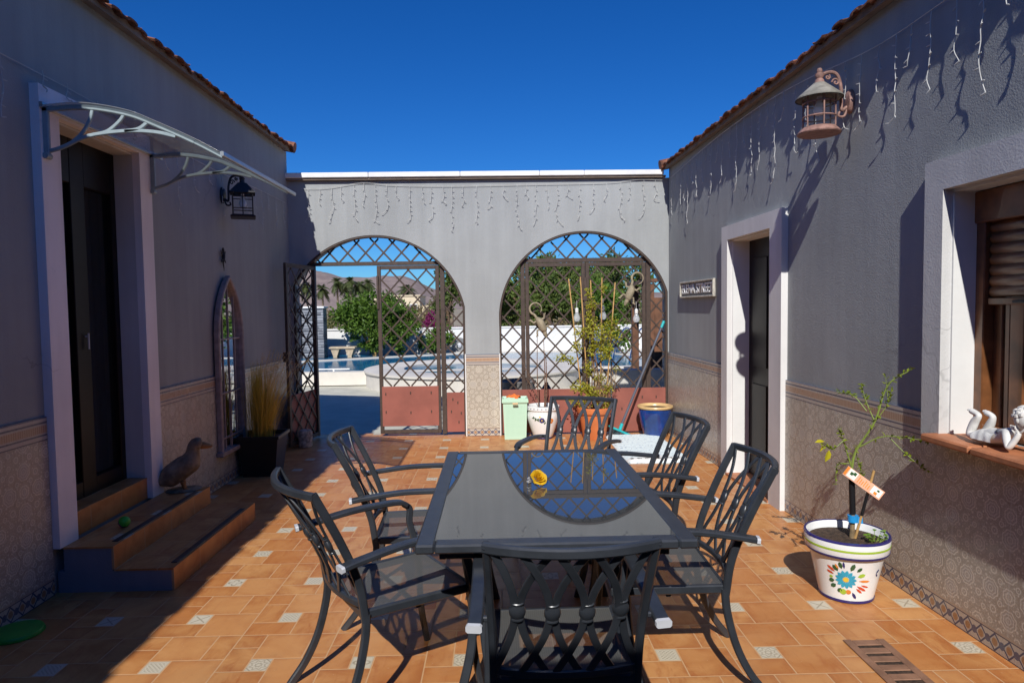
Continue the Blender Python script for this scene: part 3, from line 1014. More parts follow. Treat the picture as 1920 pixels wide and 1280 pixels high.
b = MB(); b.lathe([(0, -.11), (.024, -.105), (.033, -.08), (.03, -.055), (.015, -.03), (.014, .01), (0, .01)], 14, e2); b.build('light_bulb', M_bulb, L2, smooth=True)


# ------------------------------------------------------------------ icicle light strings
def strand(parent, x0, L, kind, r_, seed):
    """one hanging drop in the plane y=0 of its string: x along the wall, z down"""
    q = random.Random(seed)
    b = MB()
    n = max(3, int(L / .055))
    pts = []
    amp = q.uniform(.008, .024)
    ph = q.uniform(0, 6)
    for i in range(n + 1):
        k = i / n
        bend = .03 * q.choice((-1, 1)) * max(0, k - .72) * 3 if i == n else 0
        pts.append((x0[0] + amp * math.sin(ph + k * 9) * k + q.uniform(-.006, .006) * k + bend, x0[1] + q.uniform(-.004, .006) - .008 * k, x0[2] - L * k + (0.03 if i == n and q.random() < .4 else 0)))
    pts = bez(pts, 3)
    b.tube(pts, r_, 5, up=(0, 1, 0))
    for i in range(3, len(pts), 3):
        c = pts[i]
        a = q.uniform(-.9, .9) + (PI if q.random() < .5 else 0)
        d = Vector((math.cos(a), -.25, math.sin(a) * .7 - .25)).normalized()
        b.tube([c, c + d * .012, c + d * .026], .0036, 5, scale=[.8, 1, .55])
    return b.build('light_strand', M_wire, parent)


def light_string(label, origin, rz, cord, seed, drop=(.15, .52), step=.19, r_=.003, short=None, longer=1.0):
    T = thing('icicle_lights', label, 'string lights', origin, rz)
    q = random.Random(seed)
    pts = bez([(x, -.02, z) for x, z in cord], 6)
    b = MB(); b.tube(pts, r_ * 1.15, 5, up=(0, 1, 0)); b.build('cord', M_wire, T)
    x = cord[0][0] + .08
    k = 0
    pat = (.42, .17, .36, .24, .45, .2, .40, .3, .16)
    while x < cord[-1][0]:
        j = min(range(len(pts)), key=lambda i: abs(pts[i].x - x))
        L = pat[k % len(pat)] * q.uniform(.8, 1.3) * longer
        if short and short[0] < x < short[1]: L = .03
        strand(T, (x, -.022 if not (short and short[0] < x < short[1]) else -.06, pts[j].z), max(drop[0] if L > .05 else .12, min(drop[1], L)), 0, r_, seed * 100 + k)
        x += step * q.uniform(.75, 1.25); k += 1
    return T


light_string('white icicle lights along the top of the arched wall under the coping', (-2.30, 8.05, 0), 0,
             [(0, 2.985), (.3, 2.99), (.72, 3.045), (1.1, 3.015), (1.8, 3.0), (2.75, 3.01), (3.6, 3.02), (4.0, 3.05), (4.31, 3.045)], 3, step=.135, r_=.0022)
# side walls: the string's x axis runs along the wall away from the camera (left) / towards it (right)
light_string('white icicle lights along the shaded house wall above the awning', (XL, 1.6, 0), PI / 2,
             [(0, 2.86), (1.0, 2.85), (1.9, 2.84), (2.5, 2.835), (3.3, 2.80), (4.4, 2.78), (5.4, 2.80), (6.3, 2.80)], 5, step=.24, r_=.0026, short=(2.0, 3.25))
light_string('white icicle lights hanging below the eave of the sunlit house', (xr(7.9), 7.9, 0), -PI / 2 + TH,
             [(0, 3.04), (.9, 3.09), (1.7, 3.12), (2.6, 3.115), (3.3, 3.07), (4.1, 2.98), (4.7, 2.98), (5.3, 3.0), (6.6, 3.0), (7.5, 3.0)], 8, step=.15, r_=.0025, drop=(.16, .66), longer=1.3)
# ------------------------------------------------------------------ dining table
m, t, p = newmat("smoked_table_glass")
co, x, y, z = objco(t)
smear = nz(t, co, 2.2, 5, .6)
dust = sstep(nz(t, co, 140, 2, .5), .66, .74) * sstep(nz(t, co, 3, 3), .4, .7)
link(t, cmix(t, dust * .5, cmix(t, sstep(smear, .35, .75) * .6, (.052, .056, .058), (.066, .069, .068)), (.16, .15, .14)), p, 'Base Color')
link(t, sstep(smear, .4, .8) * .02 + .012, p, 'Roughness')
p.inputs['IOR'].default_value = 2.0
M_tglass = m
m, t, p = newmat("sling_mesh_fabric")
co, x, y, z = objco(t)
wv = ((x * 420).sin() * (y * 420).sin()).abs()
link(t, cmix(t, wv, (.075, .075, .072), (.12, .12, .115)), p, 'Base Color')
p.inputs['Roughness'].default_value = .55
link(t, nz(t, co, 30, 2) * .1 + .78, p, 'Alpha')
M_sling = m

TB = thing('dining_table', 'dark metal garden table with smoked glass top in the middle of the patio', 'table', (.19, 3.01, 0), R(0.2))
TB.rotation_euler = (R(-.70), 0, R(.2))            # the patio falls slightly towards the gates
hx, hy = .485, .79
b = MB()
zt, fw = .735, .066
for sx in (-1, 1):
    b.bbox(min(sx * hx, sx * (hx - fw)), max(sx * hx, sx * (hx - fw)), -hy, hy, zt - .032, zt, .006)
for sy in (-1, 1):
    b.bbox(-hx + fw + .0005, hx - fw - .0005, min(sy * hy, sy * (hy - fw)), max(sy * hy, sy * (hy - fw)), zt - .032, zt - .0006, .006)
b.build('top_frame', M_dmetal, TB)
b = MB(); b.bbox(-hx + fw - .004, hx - fw + .004, -hy + fw - .004, hy - fw + .004, zt - .012, zt - .003, .001); b.build('glass_top', M_tglass, TB)
b = MB()
for sx in (-1, 1): b.bbox(sx * .40 - .012, sx * .40 + .012, -.68, .68, .645, .702, .003)
for sy in (-1, 1): b.bbox(-.388, .388, sy * .668 - .012, sy * .668 + .012, .646, .702, .003)
for sy in (-1, 1): b.bbox(-.388, .388, sy * .44 - .018, sy * .44 + .018, .66, .701, .003)
b.build('apron', M_dmetal, TB)
for sx in (-1, 1):
    for sy in (-1, 1):
        b = MB()
        for o in (0, 1):
            e_ = 1 if o == 0 else -1
            pts = bez([(sx * (.285 + e_ * .068), sy * .44, .70), (sx * (.285 + e_ * .052), sy * .435, .60), (sx * (.285 + e_ * .020), sy * .42, .47), (sx * (.285 + e_ * .017), sy * .42, .40), (sx * (.285 + e_ * .03), sy * .44, .20), (sx * (.29 + e_ * .075), sy * .48, .0)], 6)
            b.bar(pts, .036, .026, up=(0, 1, 0))
        b.build('leg', M_dmetal, TB)

# ------------------------------------------------------------------ garden chairs


def back_y(zz):
    ks = [(.42, -.22), (.55, -.247), (.72, -.315), (.90, -.405), (1.0, -.46)]
    for (a, ya), (c, yc) in zip(ks[:-1], ks[1:]):
        if zz <= c: return ya + (yc - ya) * (zz - a) / (c - a)
    return ks[-1][1]


def bow(x): return -.062 * (1 - (x / .235) ** 2)


def make_chair(label):
    T = thing('garden_chair', label, 'chair', (0, 0, 0), 0, 'chairs around the garden table')
    # backrest frame
    b = MB()
    for sx in (-1, 1):
        b.bar(bez([(sx * .217, -.222, .40), (sx * .220, back_y(.55), .55), (sx * .226, back_y(.72), .72), (sx * .233, back_y(.905), .905)], 6), .030, .022, up=(1, 0, 0))
    b.bar([(x_ * .240, back_y(.897) + bow(x_ * .235) * 1.0 - .001, .897) for x_ in [i / 10 - 1 for i in range(21)]], .024, .029)
    b.bar([(x_ * .212, back_y(.462) + bow(x_ * .235) * .6, .462) for x_ in [i / 10 - 1 for i in range(21)]], .020, .026)
    T_f = b.build('back_frame', M_dmetal, T)
    b = MB()
    zm = .685
    for c, xc in enumerate((-.1476, -.0492, .0492, .1476)):
        for s in (-1, 1):
            for hf in (-1, 1):
                e = .084
                if (c == 0 and s < 0) or (c == 3 and s > 0): e = .066
                ze = .885 if hf > 0 else .470
                pts = []
                for i in range(13):
                    k = i / 12
                    x_ = xc + s * (.0075 + (e - .0075) * (k ** 1.75))
                    zz = zm + hf * .012 + (ze - zm - hf * .012) * k
                    off = .0042 * s
                    pts.append((x_, back_y(zz) + bow(x_) * (.6 + .4 * (zz - .5) / .4) + off, zz))
                b.bar(pts, .0075, .0225, up=(1, 0, 0))
        yy = back_y(zm) + bow(xc) * .8
        b.lathe([(.014, -.034), (.019, -.032), (.019, -.027), (.016, -.024), (.023, -.012), (.0245, 0), (.023, .012), (.016, .024), (.019, .027), (.019, .032), (.014, .034)], 14, Matrix.Translation((xc, yy, zm)) @ Matrix.Rotation(R(22), 4, 'X') @ Matrix.Diagonal((1, .55, 1, 1)))
    b.build('back_lattice', M_dmetal, T, smooth=True)
    # seat
    b = MB()
    zs = .425
    vs, fs = [], []
    N = 8
    for i in range(N + 1):
        for j in range(N + 1):
            a, c = i / N * 2 - 1, j / N * 2 - 1
            wd = .205 + .012 * c
            vs.append((a * wd, c * .218, zs + .010 - .014 * (1 - a * a) * (1 - c * c)))
    for i in range(N):
        for j in range(N): fs.append((i * (N + 1) + j, (i + 1) * (N + 1) + j, (i + 1) * (N + 1) + j + 1, i * (N + 1) + j + 1))
    raw('seat', vs, fs, M_sling, T, True)
    b = MB()
    for sx in (-1, 1): b.bar([(sx * .205, -.235, zs - .004), (sx * .222, .232, zs - .002)], .022, .034)
    b.bar([(-.225, .222, zs - .006), (.225, .222, zs - .006)], .022, .034)
    b.bar([(-.205, -.222, zs - .006), (.205, -.222, zs - .006)], .022, .034)
    b.bar([(-.20, 0, zs - .03), (.20, 0, zs - .03)], .02, .016)
    b.build('seat_frame', M_dmetal, T)
    for sx in (-1, 1):
        b = MB()
        b.bar(bez([(sx * .217, -.219, .425), (sx * .220, -.228, .33), (sx * .224, -.262, .20), (sx * .230, -.315, .09), (sx * .236, -.385, .0)], 6), .030, .022, up=(1, 0, 0))
        b.build('leg', M_dmetal, T)
        b = MB()
        b.bar(bez([(sx * .238, .212, .425), (sx * .240, .214, .30), (sx * .243, .222, .16), (sx * .248, .25, .0)], 6), .026, .022, up=(1, 0, 0))
        b.build('leg', M_dmetal, T)
        b = MB()
        arm = bez([(sx * .270, -.322, .638), (sx * .266, -.26, .648), (sx * .262, -.10, .668), (sx * .262, .05, .672), (sx * .262, .13, .668), (sx * .262, .165, .652)], 6)
        b.bar(arm, .044, .021)
        b.bar(bez([(sx * .262, .155, .655), (sx * .262, .182, .628), (sx * .258, .178, .57), (sx * .247, .195, .49), (sx * .238, .213, .42)], 6), .028, .02, up=(1, 0, 0))
        b.bar([(sx * .225, -.281, .642), (sx * .266, -.281, .642)], .016, .016)
        ar = b.build('armrest', M_dmetal, T)
        b = MB(); b.bar([(sx * .2702, -.3225, .638), (sx * .272, -.335, .6365)], .047, .024); b.build('end_cap', M_cap, ar)
    return T


def put(o, x, y, face, label=None, tilt=0):
    """face = direction the sitter looks, as a 2-D vector"""
    o.location = (x, y, 0)
    o.rotation_euler = (0, 0, math.atan2(face[1], face[0]) - PI / 2)
    if label: o['label'] = label
    return o


ch = make_chair('dark garden chair at the table end, seen straight from behind its lattice back')
put(ch, .188, 2.185, (-.01, 1))
for x, y, f, lb in ((-.43, 2.715, (.844, .535), 'dark garden chair turned at an angle to the table, in front of the tiled steps'),
                    (-.395, 3.43, (1, .05), 'dark garden chair beside the table, nearest the square black planter'),
                    (.668, 2.79, (-1, .02), 'dark garden chair beside the table, nearest the painted citrus pot'),
                    (.67, 3.66, (-1, -.13), 'dark garden chair beside the table, nearest the deep door niche'),
                    (.42, 4.27, (-.42, -.91), 'dark garden chair at the table end in front of the terracotta pot')):
    put(copy_tree(ch), x, y, f, lb)

# ------------------------------------------------------------------ yellow rose on the table
M_rose = mat_leaf("yellow_petals", (.62, .36, .01), (.80, .54, .03), .3)
M_foil = simple("crumpled_foil", (.7, .7, .7), .25, metal=.6)
RO = thing('rose', 'yellow rose head lying on the glass table top', 'flower', (.172, 3.03, .734))
vs, fs = [], []
q = random.Random(5)
ax = Matrix.Translation((0, 0, .03)) @ Matrix.Rotation(R(-18), 4, 'Z') @ Matrix.Rotation(R(38), 4, 'Y') @ Matrix.Rotation(R(30), 4, 'X') @ Matrix.Rotation(R(15), 4, 'Z') @ Matrix.Diagonal((.62, .62, .70, 1))
for ring, (n, r0, hgt, op) in enumerate(((3, .012, .050, -.15), (4, .022, .054, .1), (5, .033, .052, .42), (6, .042, .046, .85))):
    for k in range(n):
        a0 = 2 * PI * k / n + ring * .6 + q.uniform(-.2, .2)
        wd = 2 * PI / n * .72
        o = len(vs)
        for i in range(6):
            for j in range(6):
                u_, v_ = i / 5 * 2 - 1, j / 5
                a = a0 + u_ * wd * (.55 + .45 * v_) * (1 - .12 * v_ * v_)
                rr = r0 * (.35 + .75 * v_) + op * .022 * v_ * v_ + .002 * math.sin(5 * a + ring)
                zz = hgt * (v_ - .28 * u_ * u_ * v_) - op * .016 * v_ ** 3
                vs.append(ax @ Vector((rr * math.cos(a), rr * math.sin(a), zz)))
        for i in range(5):
            for j in range(5): fs.append((o + i * 6 + j, o + (i + 1) * 6 + j, o + (i + 1) * 6 + j + 1, o + i * 6 + j + 1))
zmin = min(v_.z for v_ in vs)
vs = [v_ - Vector((0, 0, zmin - .001)) for v_ in vs]
raw('petals', vs, fs, M_rose, RO, True)
b = MB()
for k in range(7): b.ball((-.040 + q.uniform(-.006, .006), q.uniform(-.008, .008), .012 + q.uniform(-.006, .018)), q.uniform(.004, .008), 6)
b.build('foil_tip', M_foil, RO)

# ------------------------------------------------------------------ pots
M_soil = simple("potting_soil", (.055, .032, .018), .95, var=.5, scale=40, bmp=.8, bscale=60)
M_terra = simple("terracotta_pot", (.56, .165, .052), .55, var=.12, scale=6)
M_gwhite = simple("glazed_white", (.78, .79, .78), .12, var=.04, scale=4)
M_navy = simple("navy_glaze", (.03, .025, .14), .15)
M_lime = simple("lime_glaze", (.36, .52, .05), .2)
M_sky = simple("sky_blue_glaze", (.03, .35, .52), .2)
M_yel = simple("yellow_glaze", (.75, .50, .05), .2)
M_redg = simple("red_glaze", (.60, .08, .03), .2)
M_orng = simple("orange_glaze", (.72, .24, .04), .2)
M_green = simple("dark_green_glaze", (.03, .09, .03), .2)
M_blueg = simple("cobalt_glaze", (.008, .04, .19), .07, var=.4, scale=5, coat=.5)
M_sand = simple("sand_glaze", (.62, .42, .19), .3)
M_inside = simple("pot_inside", (.40, .17, .08), .7)


PAINTS = [M_sky, M_yel, M_green, M_lime, M_redg, M_orng, M_navy]


def decal(b, mat, R_of_z, shapes, off=.0018):
    """painted strokes laid on a round pot: shapes are (centre angle, z, outline of (arc metres, z))"""
    b.cur = PAINTS.index(mat) + 1
    for a0, z0, ol in shapes:
        vs = []
        for s_, zz in ol:
            r_ = R_of_z(z0 + zz) + off
            a = a0 + s_ / r_
            vs.append((r_ * math.cos(a), r_ * math.sin(a), z0 + zz))
        b.add(vs, [tuple(range(len(vs)))])


def petal_ol(ang, r0, r1, w_):
    c, s = math.cos(ang), math.sin(ang)
    loc = [(r0, 0), (r0 + (r1 - r0) * .35, w_ / 2), (r0 + (r1 - r0) * .75, w_ / 2 * .95), (r1, 0), (r0 + (r1 - r0) * .75, -w_ / 2 * .95), (r0 + (r1 - r0) * .35, -w_ / 2)]
    return [(c * u_ - s * v_, s * u_ + c * v_) for u_, v_ in loc]


def disc_ol(r_, n=12): return [(r_ * math.cos(2 * PI * k / n), r_ * math.sin(2 * PI * k / n)) for k in range(n)]


def moved(ol, dx, dz): return [(a + dx, c + dz) for a, c in ol]


# citrus pot by the right wall
CP = thing('citrus_pot', 'white flowerpot painted with a blue flower, below the shuttered window', 'flowerpot', (1.835, 3.45, 0))
prof = [(.0, .0), (.128, 0), (.133, .006), (.134, .016), (.182, .238), (.184, .245), (.199, .250), (.204, .258), (.210, .328), (.206, .336), (.198, .336), (.192, .328), (.188, .25), (.17, .246), (.165, .26), (0, .26)]
RZ = lambda zz: .134 + (.182 - .134) * (zz - .016) / (.238 - .016)
DB = MB(); DB.lathe(prof, 40)
b = MB(); b.lathe([(.129, 0.001), (.1345, .006), (.1355, .017), (.1372, .017), (.1365, .004), (.130, .0005)], 40); b.build('foot_band', M_navy, CP, smooth=True)
b = MB(); b.lathe([(.1995, .248), (.2055, .256), (.2058, .262), (.2045, .262)], 40); b.build('shoulder_band', M_navy, CP, smooth=True)
b = MB(); b.lathe([(.2093, .326), (.2112, .328), (.2075, .3375), (.197, .3375), (.197, .334)], 40); b.build('rim_band', M_navy, CP, smooth=True)
b = MB(); b.lathe([(.2066, .288), (.2078, .288), (.2088, .299), (.2076, .299)], 40); b.build('lime_band', M_lime, CP, smooth=True)
b = MB(); b.lathe([(0, .302), (.10, .300), (.187, .297)], 28); b.build('soil', M_soil, CP)
FA = math.atan2(-3.45, -1.835) + .0   # facing the camera
fz = .135
decal(DB, M_sky, RZ, [(FA, fz, petal_ol(2 * PI * k / 13, .012, .052, .017)) for k in range(13)])
decal(DB, M_yel, RZ, [(FA, fz, disc_ol(.014))], .0026)
gs = []
for a_, r0, r1, w_ in ((2.3, .055, .095, .02), (1.9, .06, .10, .018), (1.15, .055, .10, .02), (.75, .07, .105, .016), (3.4, .055, .085, .022), (3.8, .058, .09, .022), (4.3, .056, .085, .02)): gs.append((FA, fz, petal_ol(a_, r0, r1, w_)))
decal(DB, M_green, RZ, gs)
decal(DB, M_lime, RZ, [(FA, fz, petal_ol(.35, .058, .10, .02)), (FA, fz, moved(disc_ol(.016), -.012, -.07)), (FA, fz, petal_ol(3.1, .06, .08, .014))])
decal(DB, M_redg, RZ, [(FA, fz, petal_ol(2.55, .062, .11, .014)), (FA, fz, petal_ol(2.8, .06, .10, .012)), (FA, fz, petal_ol(-.55, .06, .115, .014)), (FA, fz, petal_ol(-.75, .066, .105, .012)), (FA, fz, petal_ol(-.35, .075, .12, .010))])
decal(DB, M_orng, RZ, [(FA, fz, petal_ol(-.05, .06, .12, .013)), (FA, fz, moved(disc_ol(.013), .012, -.068)), (FA, fz, petal_ol(2.15, .062, .095, .010))])
decal(DB, M_navy, RZ, [(FA, fz, petal_ol(-1.15, .075, .115, .014)), (FA, fz, petal_ol(1.7, .06, .098, .010)), (FA + .95, .165, petal_ol(.8, 0, .03, .012)), (FA + .95, .165, petal_ol(-.8, 0, .025, .010))])

DB.build('body', [M_gwhite] + PAINTS, CP, smooth=True)

# citrus sapling
M_bark = simple("young_green_bark", (.16, .16, .045), .6, var=.3, scale=30)
M_bark2 = simple("grey_bark", (.24, .17, .09), .8, var=.3, scale=30, bmp=.3)
M_twig = simple("thin_green_twig", (.20, .26, .05), .55)
M_lsm = mat_leaf("small_citrus_leaf", (.10, .16, .012), (.26, .30, .02))
M_lyel = mat_leaf("yellowed_citrus_leaf", (.55, .52, .02), (.62, .56, .03), .45)
M_tape = simple("blue_plastic_tape", (.02, .30, .68), .35)
M_cane = simple("bamboo_cane", (.50, .30, .11), .6, var=.2, scale=30)


def leaf_geo(vs, fs, c, d, up, L, W, cup=.15):
    d = Vector(d).normalized(); u_ = Vector(up); s_ = d.cross(u_)
    if s_.length < 1e-3: s_ = d.orthogonal()
    s_.normalize(); n_ = s_.cross(d)
    c = Vector(c); o = len(vs)
    for k, wk in ((0, .0), (.3, .85), (.62, .9), (1, 0)):
        p_ = c + d * L * k - n_ * cup * L * k * k
        if wk == 0: vs.append(p_)
        else: vs.extend((p_ + s_ * W / 2 * wk + n_ * W * .12, p_, p_ - s_ * W / 2 * wk + n_ * W * .12))
    fs += [(o, o + 2, o + 1), (o, o + 3, o + 2), (o + 1, o + 2, o + 5, o + 4), (o + 2, o + 3, o + 6, o + 5), (o + 4, o + 5, o + 7), (o + 5, o + 6, o + 7)]


CT = thing('citrus_sapling', 'spindly young citrus tree with few leaves, two of them yellow, growing in the painted pot', 'small tree', (1.86, 3.45, .29))
OFS = Vector((1.86, 3.45, .29))
br = {'trunk': [(1.864, 3.45, .27), (1.866, 3.447, .438), (1.857, 3.45, .666)],
      'A': [(1.857, 3.45, .656), (1.874, 3.437, .768), (1.94, 3.382, .932), (1.983, 3.343, 1.124), (2.061, 3.272, 1.211)],
      'A2': [(1.94, 3.382, .932), (1.91, 3.406, 1.026), (1.889, 3.422, 1.122)], 'A3': [(1.91, 3.406, .984), (1.861, 3.445, 1.058), (1.778, 3.45, 1.079)],
      'A4': [(1.985, 3.343, 1.048), (1.974, 3.351, 1.17)], 'B': [(1.884, 3.43, .79), (1.978, 3.351, .86), (2.118, 3.225, .86)],
      'B2': [(1.993, 3.338, .856), (2.051, 3.288, .778), (2.124, 3.222, .701)], 'C': [(1.858, 3.45, .68), (1.845, 3.45, .72), (1.809, 3.45, .832), (1.786, 3.45, .886)],
      'C2': [(1.812, 3.45, .82), (1.753, 3.45, .776), (1.70, 3.45, .81)], 'D': [(1.845, 3.45, .70), (1.782, 3.45, .691), (1.775, 3.45, .588)], 'E': [(1.94, 3.39, .92), (1.99, 3.36, 1.02), (2.0, 3.34, 1.09)], 'F': [(1.874, 3.437, .76), (1.90, 3.46, .70), (1.92, 3.45, .61)]}
b = MB(); b.tube([Vector(q) - OFS for q in bez(br['trunk'], 6)], .0115, 8, scale=[1.15 - .35 * i / 12 for i in range(13)]); b.build('trunk', M_bark2, CT, smooth=True)
b = MB()
vs, fs = [], []
q = random.Random(11)
for k_, pl in br.items():
    if k_ == 'trunk': continue
    cv = [Vector(c) - OFS for c in bez(pl, 6)]
    r0 = {'A': .0075, 'B': .0042, 'C': .0045, 'A2': .0036, 'A3': .0032}.get(k_, .0026)
    n = len(cv)
    b.tube(cv, r0, 6, scale=[1 - .65 * i / (n - 1) for i in range(n)])
    for i in range(4, n):
        for _ in range(5 if i > n * .4 else 2):
            if q.random() < .75:
                d = Vector((q.uniform(-1, 1), q.uniform(-1, 1), q.uniform(-.3, 1)))
                leaf_geo(vs, fs, cv[i], d, (q.uniform(-.4, .4), q.uniform(-.4, .4), 1), q.uniform(.016, .034), q.uniform(.008, .015))
b.build('branches', M_twig, CT, smooth=True)
raw('leaves', vs, fs, M_lsm, CT)
vs, fs = [], []
leaf_geo(vs, fs, Vector((1.712, 3.45, .82)) - OFS, (-1, -.2, .05), (0, -.6, 1), .055, .026)
leaf_geo(vs, fs, Vector((1.735, 3.445, .775)) - OFS, (-.25, -.1, -1), (.3, -1, 0), .068, .040)
leaf_geo(vs, fs, Vector((1.705, 3.45, .80)) - OFS, (-.4, -.1, -1), (.3, -1, 0), .04, .016)
raw('yellow_leaf', vs, fs, M_lyel, CT)
b = MB(); b.tube([Vector((1.8655, 3.4475, .43)) - OFS, Vector((1.8595, 3.45, .615)) - OFS], .0155, 10); b.build('black_wrap', M_black, CT, smooth=True)
SK = thing('bamboo_cane', 'thin bamboo cane with black tape beside the citrus sapling', 'cane', (1.873, 3.443, .28))
b = MB(); b.tube([(0, 0, 0), (.068, -.058, .395)], .0068, 8); ck = b.build('cane', M_cane, SK, smooth=True)
b = MB(); b.tube([(.026, -.022, .15), (.046, -.039, .268)], .0085, 8); b.build('black_wrap', M_black, SK, smooth=True)
b = MB(); b.tube([(1.867 - 1.86, -.003, .098), (1.867 - 1.86, -.003, .133)], .026, 12, scale=[1, 1.05]); b.add([(.018, -.028, .098), (.052, -.022, .092), (.05, -.02, .125), (.018, -.028, .133)], [(0, 1, 2, 3)]); b.build('blue_tape', M_tape, CT, smooth=True)
M_peach = simple("peach_label_card", (.74, .36, .22), .45, var=.12, scale=20)
M_wcard = simple("white_label_card", (.80, .76, .68), .45)
LT = thing('plant_label', 'peach and white plant care label hanging slanted on the citrus sapling', 'label', (1.881, 3.405, .594))
e0, e1 = Vector((1.803, 3.432, .653)), Vector((1.958, 3.361, .530))
uu = (e1 - e0).normalized()
vv = Vector((.065, -.01, .028)); vv -= uu * vv.dot(uu); vv = vv.normalized() * .048
LO = Vector((1.881, 3.405, .594))
nn = uu.cross(vv).normalized()
if nn.y > 0: nn = -nn


def lquad(a0, a1, w0, w1, off=0.0):
    L = (e1 - e0).length
    return [e0 + uu * L * a + vv * w_ + nn * off - LO for a, w_ in ((a0, w0), (a1, w0), (a1, w1), (a0, w1))]


b = MB(); f0 = lquad(0, 1, -.1, 1); f1 = lquad(0, 1, -.1, 1, -.0012); b.add(f0 + f1, [(0, 1, 2, 3), (7, 6, 5, 4), (0, 4, 5, 1), (1, 5, 6, 2), (2, 6, 7, 3), (3, 7, 4, 0)]); b.build('card', M_peach, LT)
b = MB(); b.add(lquad(.08, .30, .0, .95, .0012), [(0, 1, 2, 3)]); b.add(lquad(.72, .97, .05, .9, .0012), [(0, 1, 2, 3)])
b.cur = 1
b.add(lquad(.13, .2, .35, .7, .0018), [(0, 1, 2, 3)]); b.add(lquad(.20, .27, .5, .85, .0018), [(0, 1, 2, 3)]); b.add(lquad(.84, .90, .55, .75, .0018), [(0, 1, 2, 3)])
b.cur = 2
for k in range(6): b.add(lquad(.36 + k * .055, .38 + k * .055, .1, .8 - .1 * (k % 3), .0018), [(0, 1, 2, 3)])
b.add(lquad(.0, .06, 0, .95, .0018), [(0, 1, 2, 3)]); b.add(lquad(.80, .88, .1, .4, .0018), [(0, 1, 2, 3)])
b.build('print', [M_wcard, M_green, M_orng], LT)
WE = thing('small_weed', 'little green round leaved weed sprouting over the rim of the painted pot', 'plant', (1.95, 3.39, .298))
vs, fs = [], []
q = random.Random(3)
bb = MB()
for k in range(26):
    a = q.uniform(0, 2 * PI); d = q.uniform(.0, .07)
    c = Vector((d * math.cos(a) * 1.0 - .01, d * math.sin(a) * .7, q.uniform(.005, .045)))
    if k < 5: c = Vector((q.uniform(.035, .065), q.uniform(-.045, -.005), q.uniform(.035, .06)))
    bb.tube([(c.x * .5, c.y * .5, 0), c], .0014, 4)
    leaf_geo(vs, fs, c, (math.cos(a), math.sin(a), .3), (0, 0, 1), q.uniform(.016, .028), q.uniform(.016, .026))
bb.build('stems', M_twig, WE)
raw('leaves', vs, fs, mat_leaf("weed_leaf", (.10, .24, .02), (.22, .36, .04)), WE)

# drain grate in the floor
DG = thing('drain_grate', 'brown metal drain grate let into the tiled floor', 'drain grate', (1.655, 2.72, 0))
b = MB()
for x0, x1 in ((-.095, -.058), (.058, .095)): b.bbox(x0, x1, -.235, .235, .001, .007, .002)
ys = [-.235, -.205, -.15, -.078, -.006, .066, .138, .21, .235]
for k in range(7):
    yc = -.218 + k * .0705
    b.bbox(-.058, .058, yc - .022, yc + .022, .0012, .0068, .002)
b.build('frame', M_grille, DG)
b = MB(); b.box(-.059, .059, -.22, .22, .0005, .0018); b.build('dark_slots', simple("silted_slot", (.045, .026, .016), .95, var=.6, scale=60), DG)

# frisbee
M_fris = simple("green_plastic", (.02, .30, .03), .35)
FR = MB(); FR.lathe([(0, .022), (.085, .022), (.108, .018), (.115, .008), (.115, .0), (.110, .0), (.108, .008), (.09, .014), (0, .015)], 32)
o = FR.build('frisbee', M_fris, smooth=True); o.location = (-2.352, 3.215, .001); tag(o, 'bright green plastic flying disc on the floor before the steps', 'flying disc')
# ball on the step
BA = thing('toy_ball', 'small green and purple ball on the upper step', 'ball', (-2.265, 4.01, .256 + .034))
vs, fs = [], []
b = MB(); c_ = MB()
n = 16
for dst, lo in ((b, True), (c_, False)):
    MM = Matrix.Rotation(R(55), 4, 'Y') @ Matrix.Rotation(R(20), 4, 'X')
    pr = [(.034 * math.cos(a), .034 * math.sin(a)) for a in [PI / 2 * i / 8 for i in range(9)]] if not lo else [(.034 * math.cos(a), .034 * math.sin(a)) for a in [-PI / 2 + PI / 2 * i / 8 for i in range(9)]]
    dst.lathe(pr, n, MM)
b.build('purple_half', simple("purple_rubber", (.15, .02, .17), .45), BA, smooth=True); c_.build('green_half', simple("green_rubber", (.04, .40, .03), .45), BA, smooth=True)
# ------------------------------------------------------------------ duck statue
def skin(name, verts, edges, radii, m, parent, sub=2, root=0):
    """one continuous body grown over a skeleton"""
    me = bpy.data.meshes.new(name)
    me.from_pydata(verts, edges, [])
    o = bpy.data.objects.new(name, me)
    COL.objects.link(o)
    if parent: o.parent = parent
    md = o.modifiers.new('skin', 'SKIN')
    md.use_smooth_shade = True
    for i, r_ in enumerate(radii):
        sv = me.skin_vertices[0].data[i]
        sv.radius = r_ if isinstance(r_, tuple) else (r_, r_)
        sv.use_root = (i == root)
    s2 = o.modifiers.new('subsurf', 'SUBSURF')
    s2.levels = s2.render_levels = sub
    me.materials.append(m)
    return o


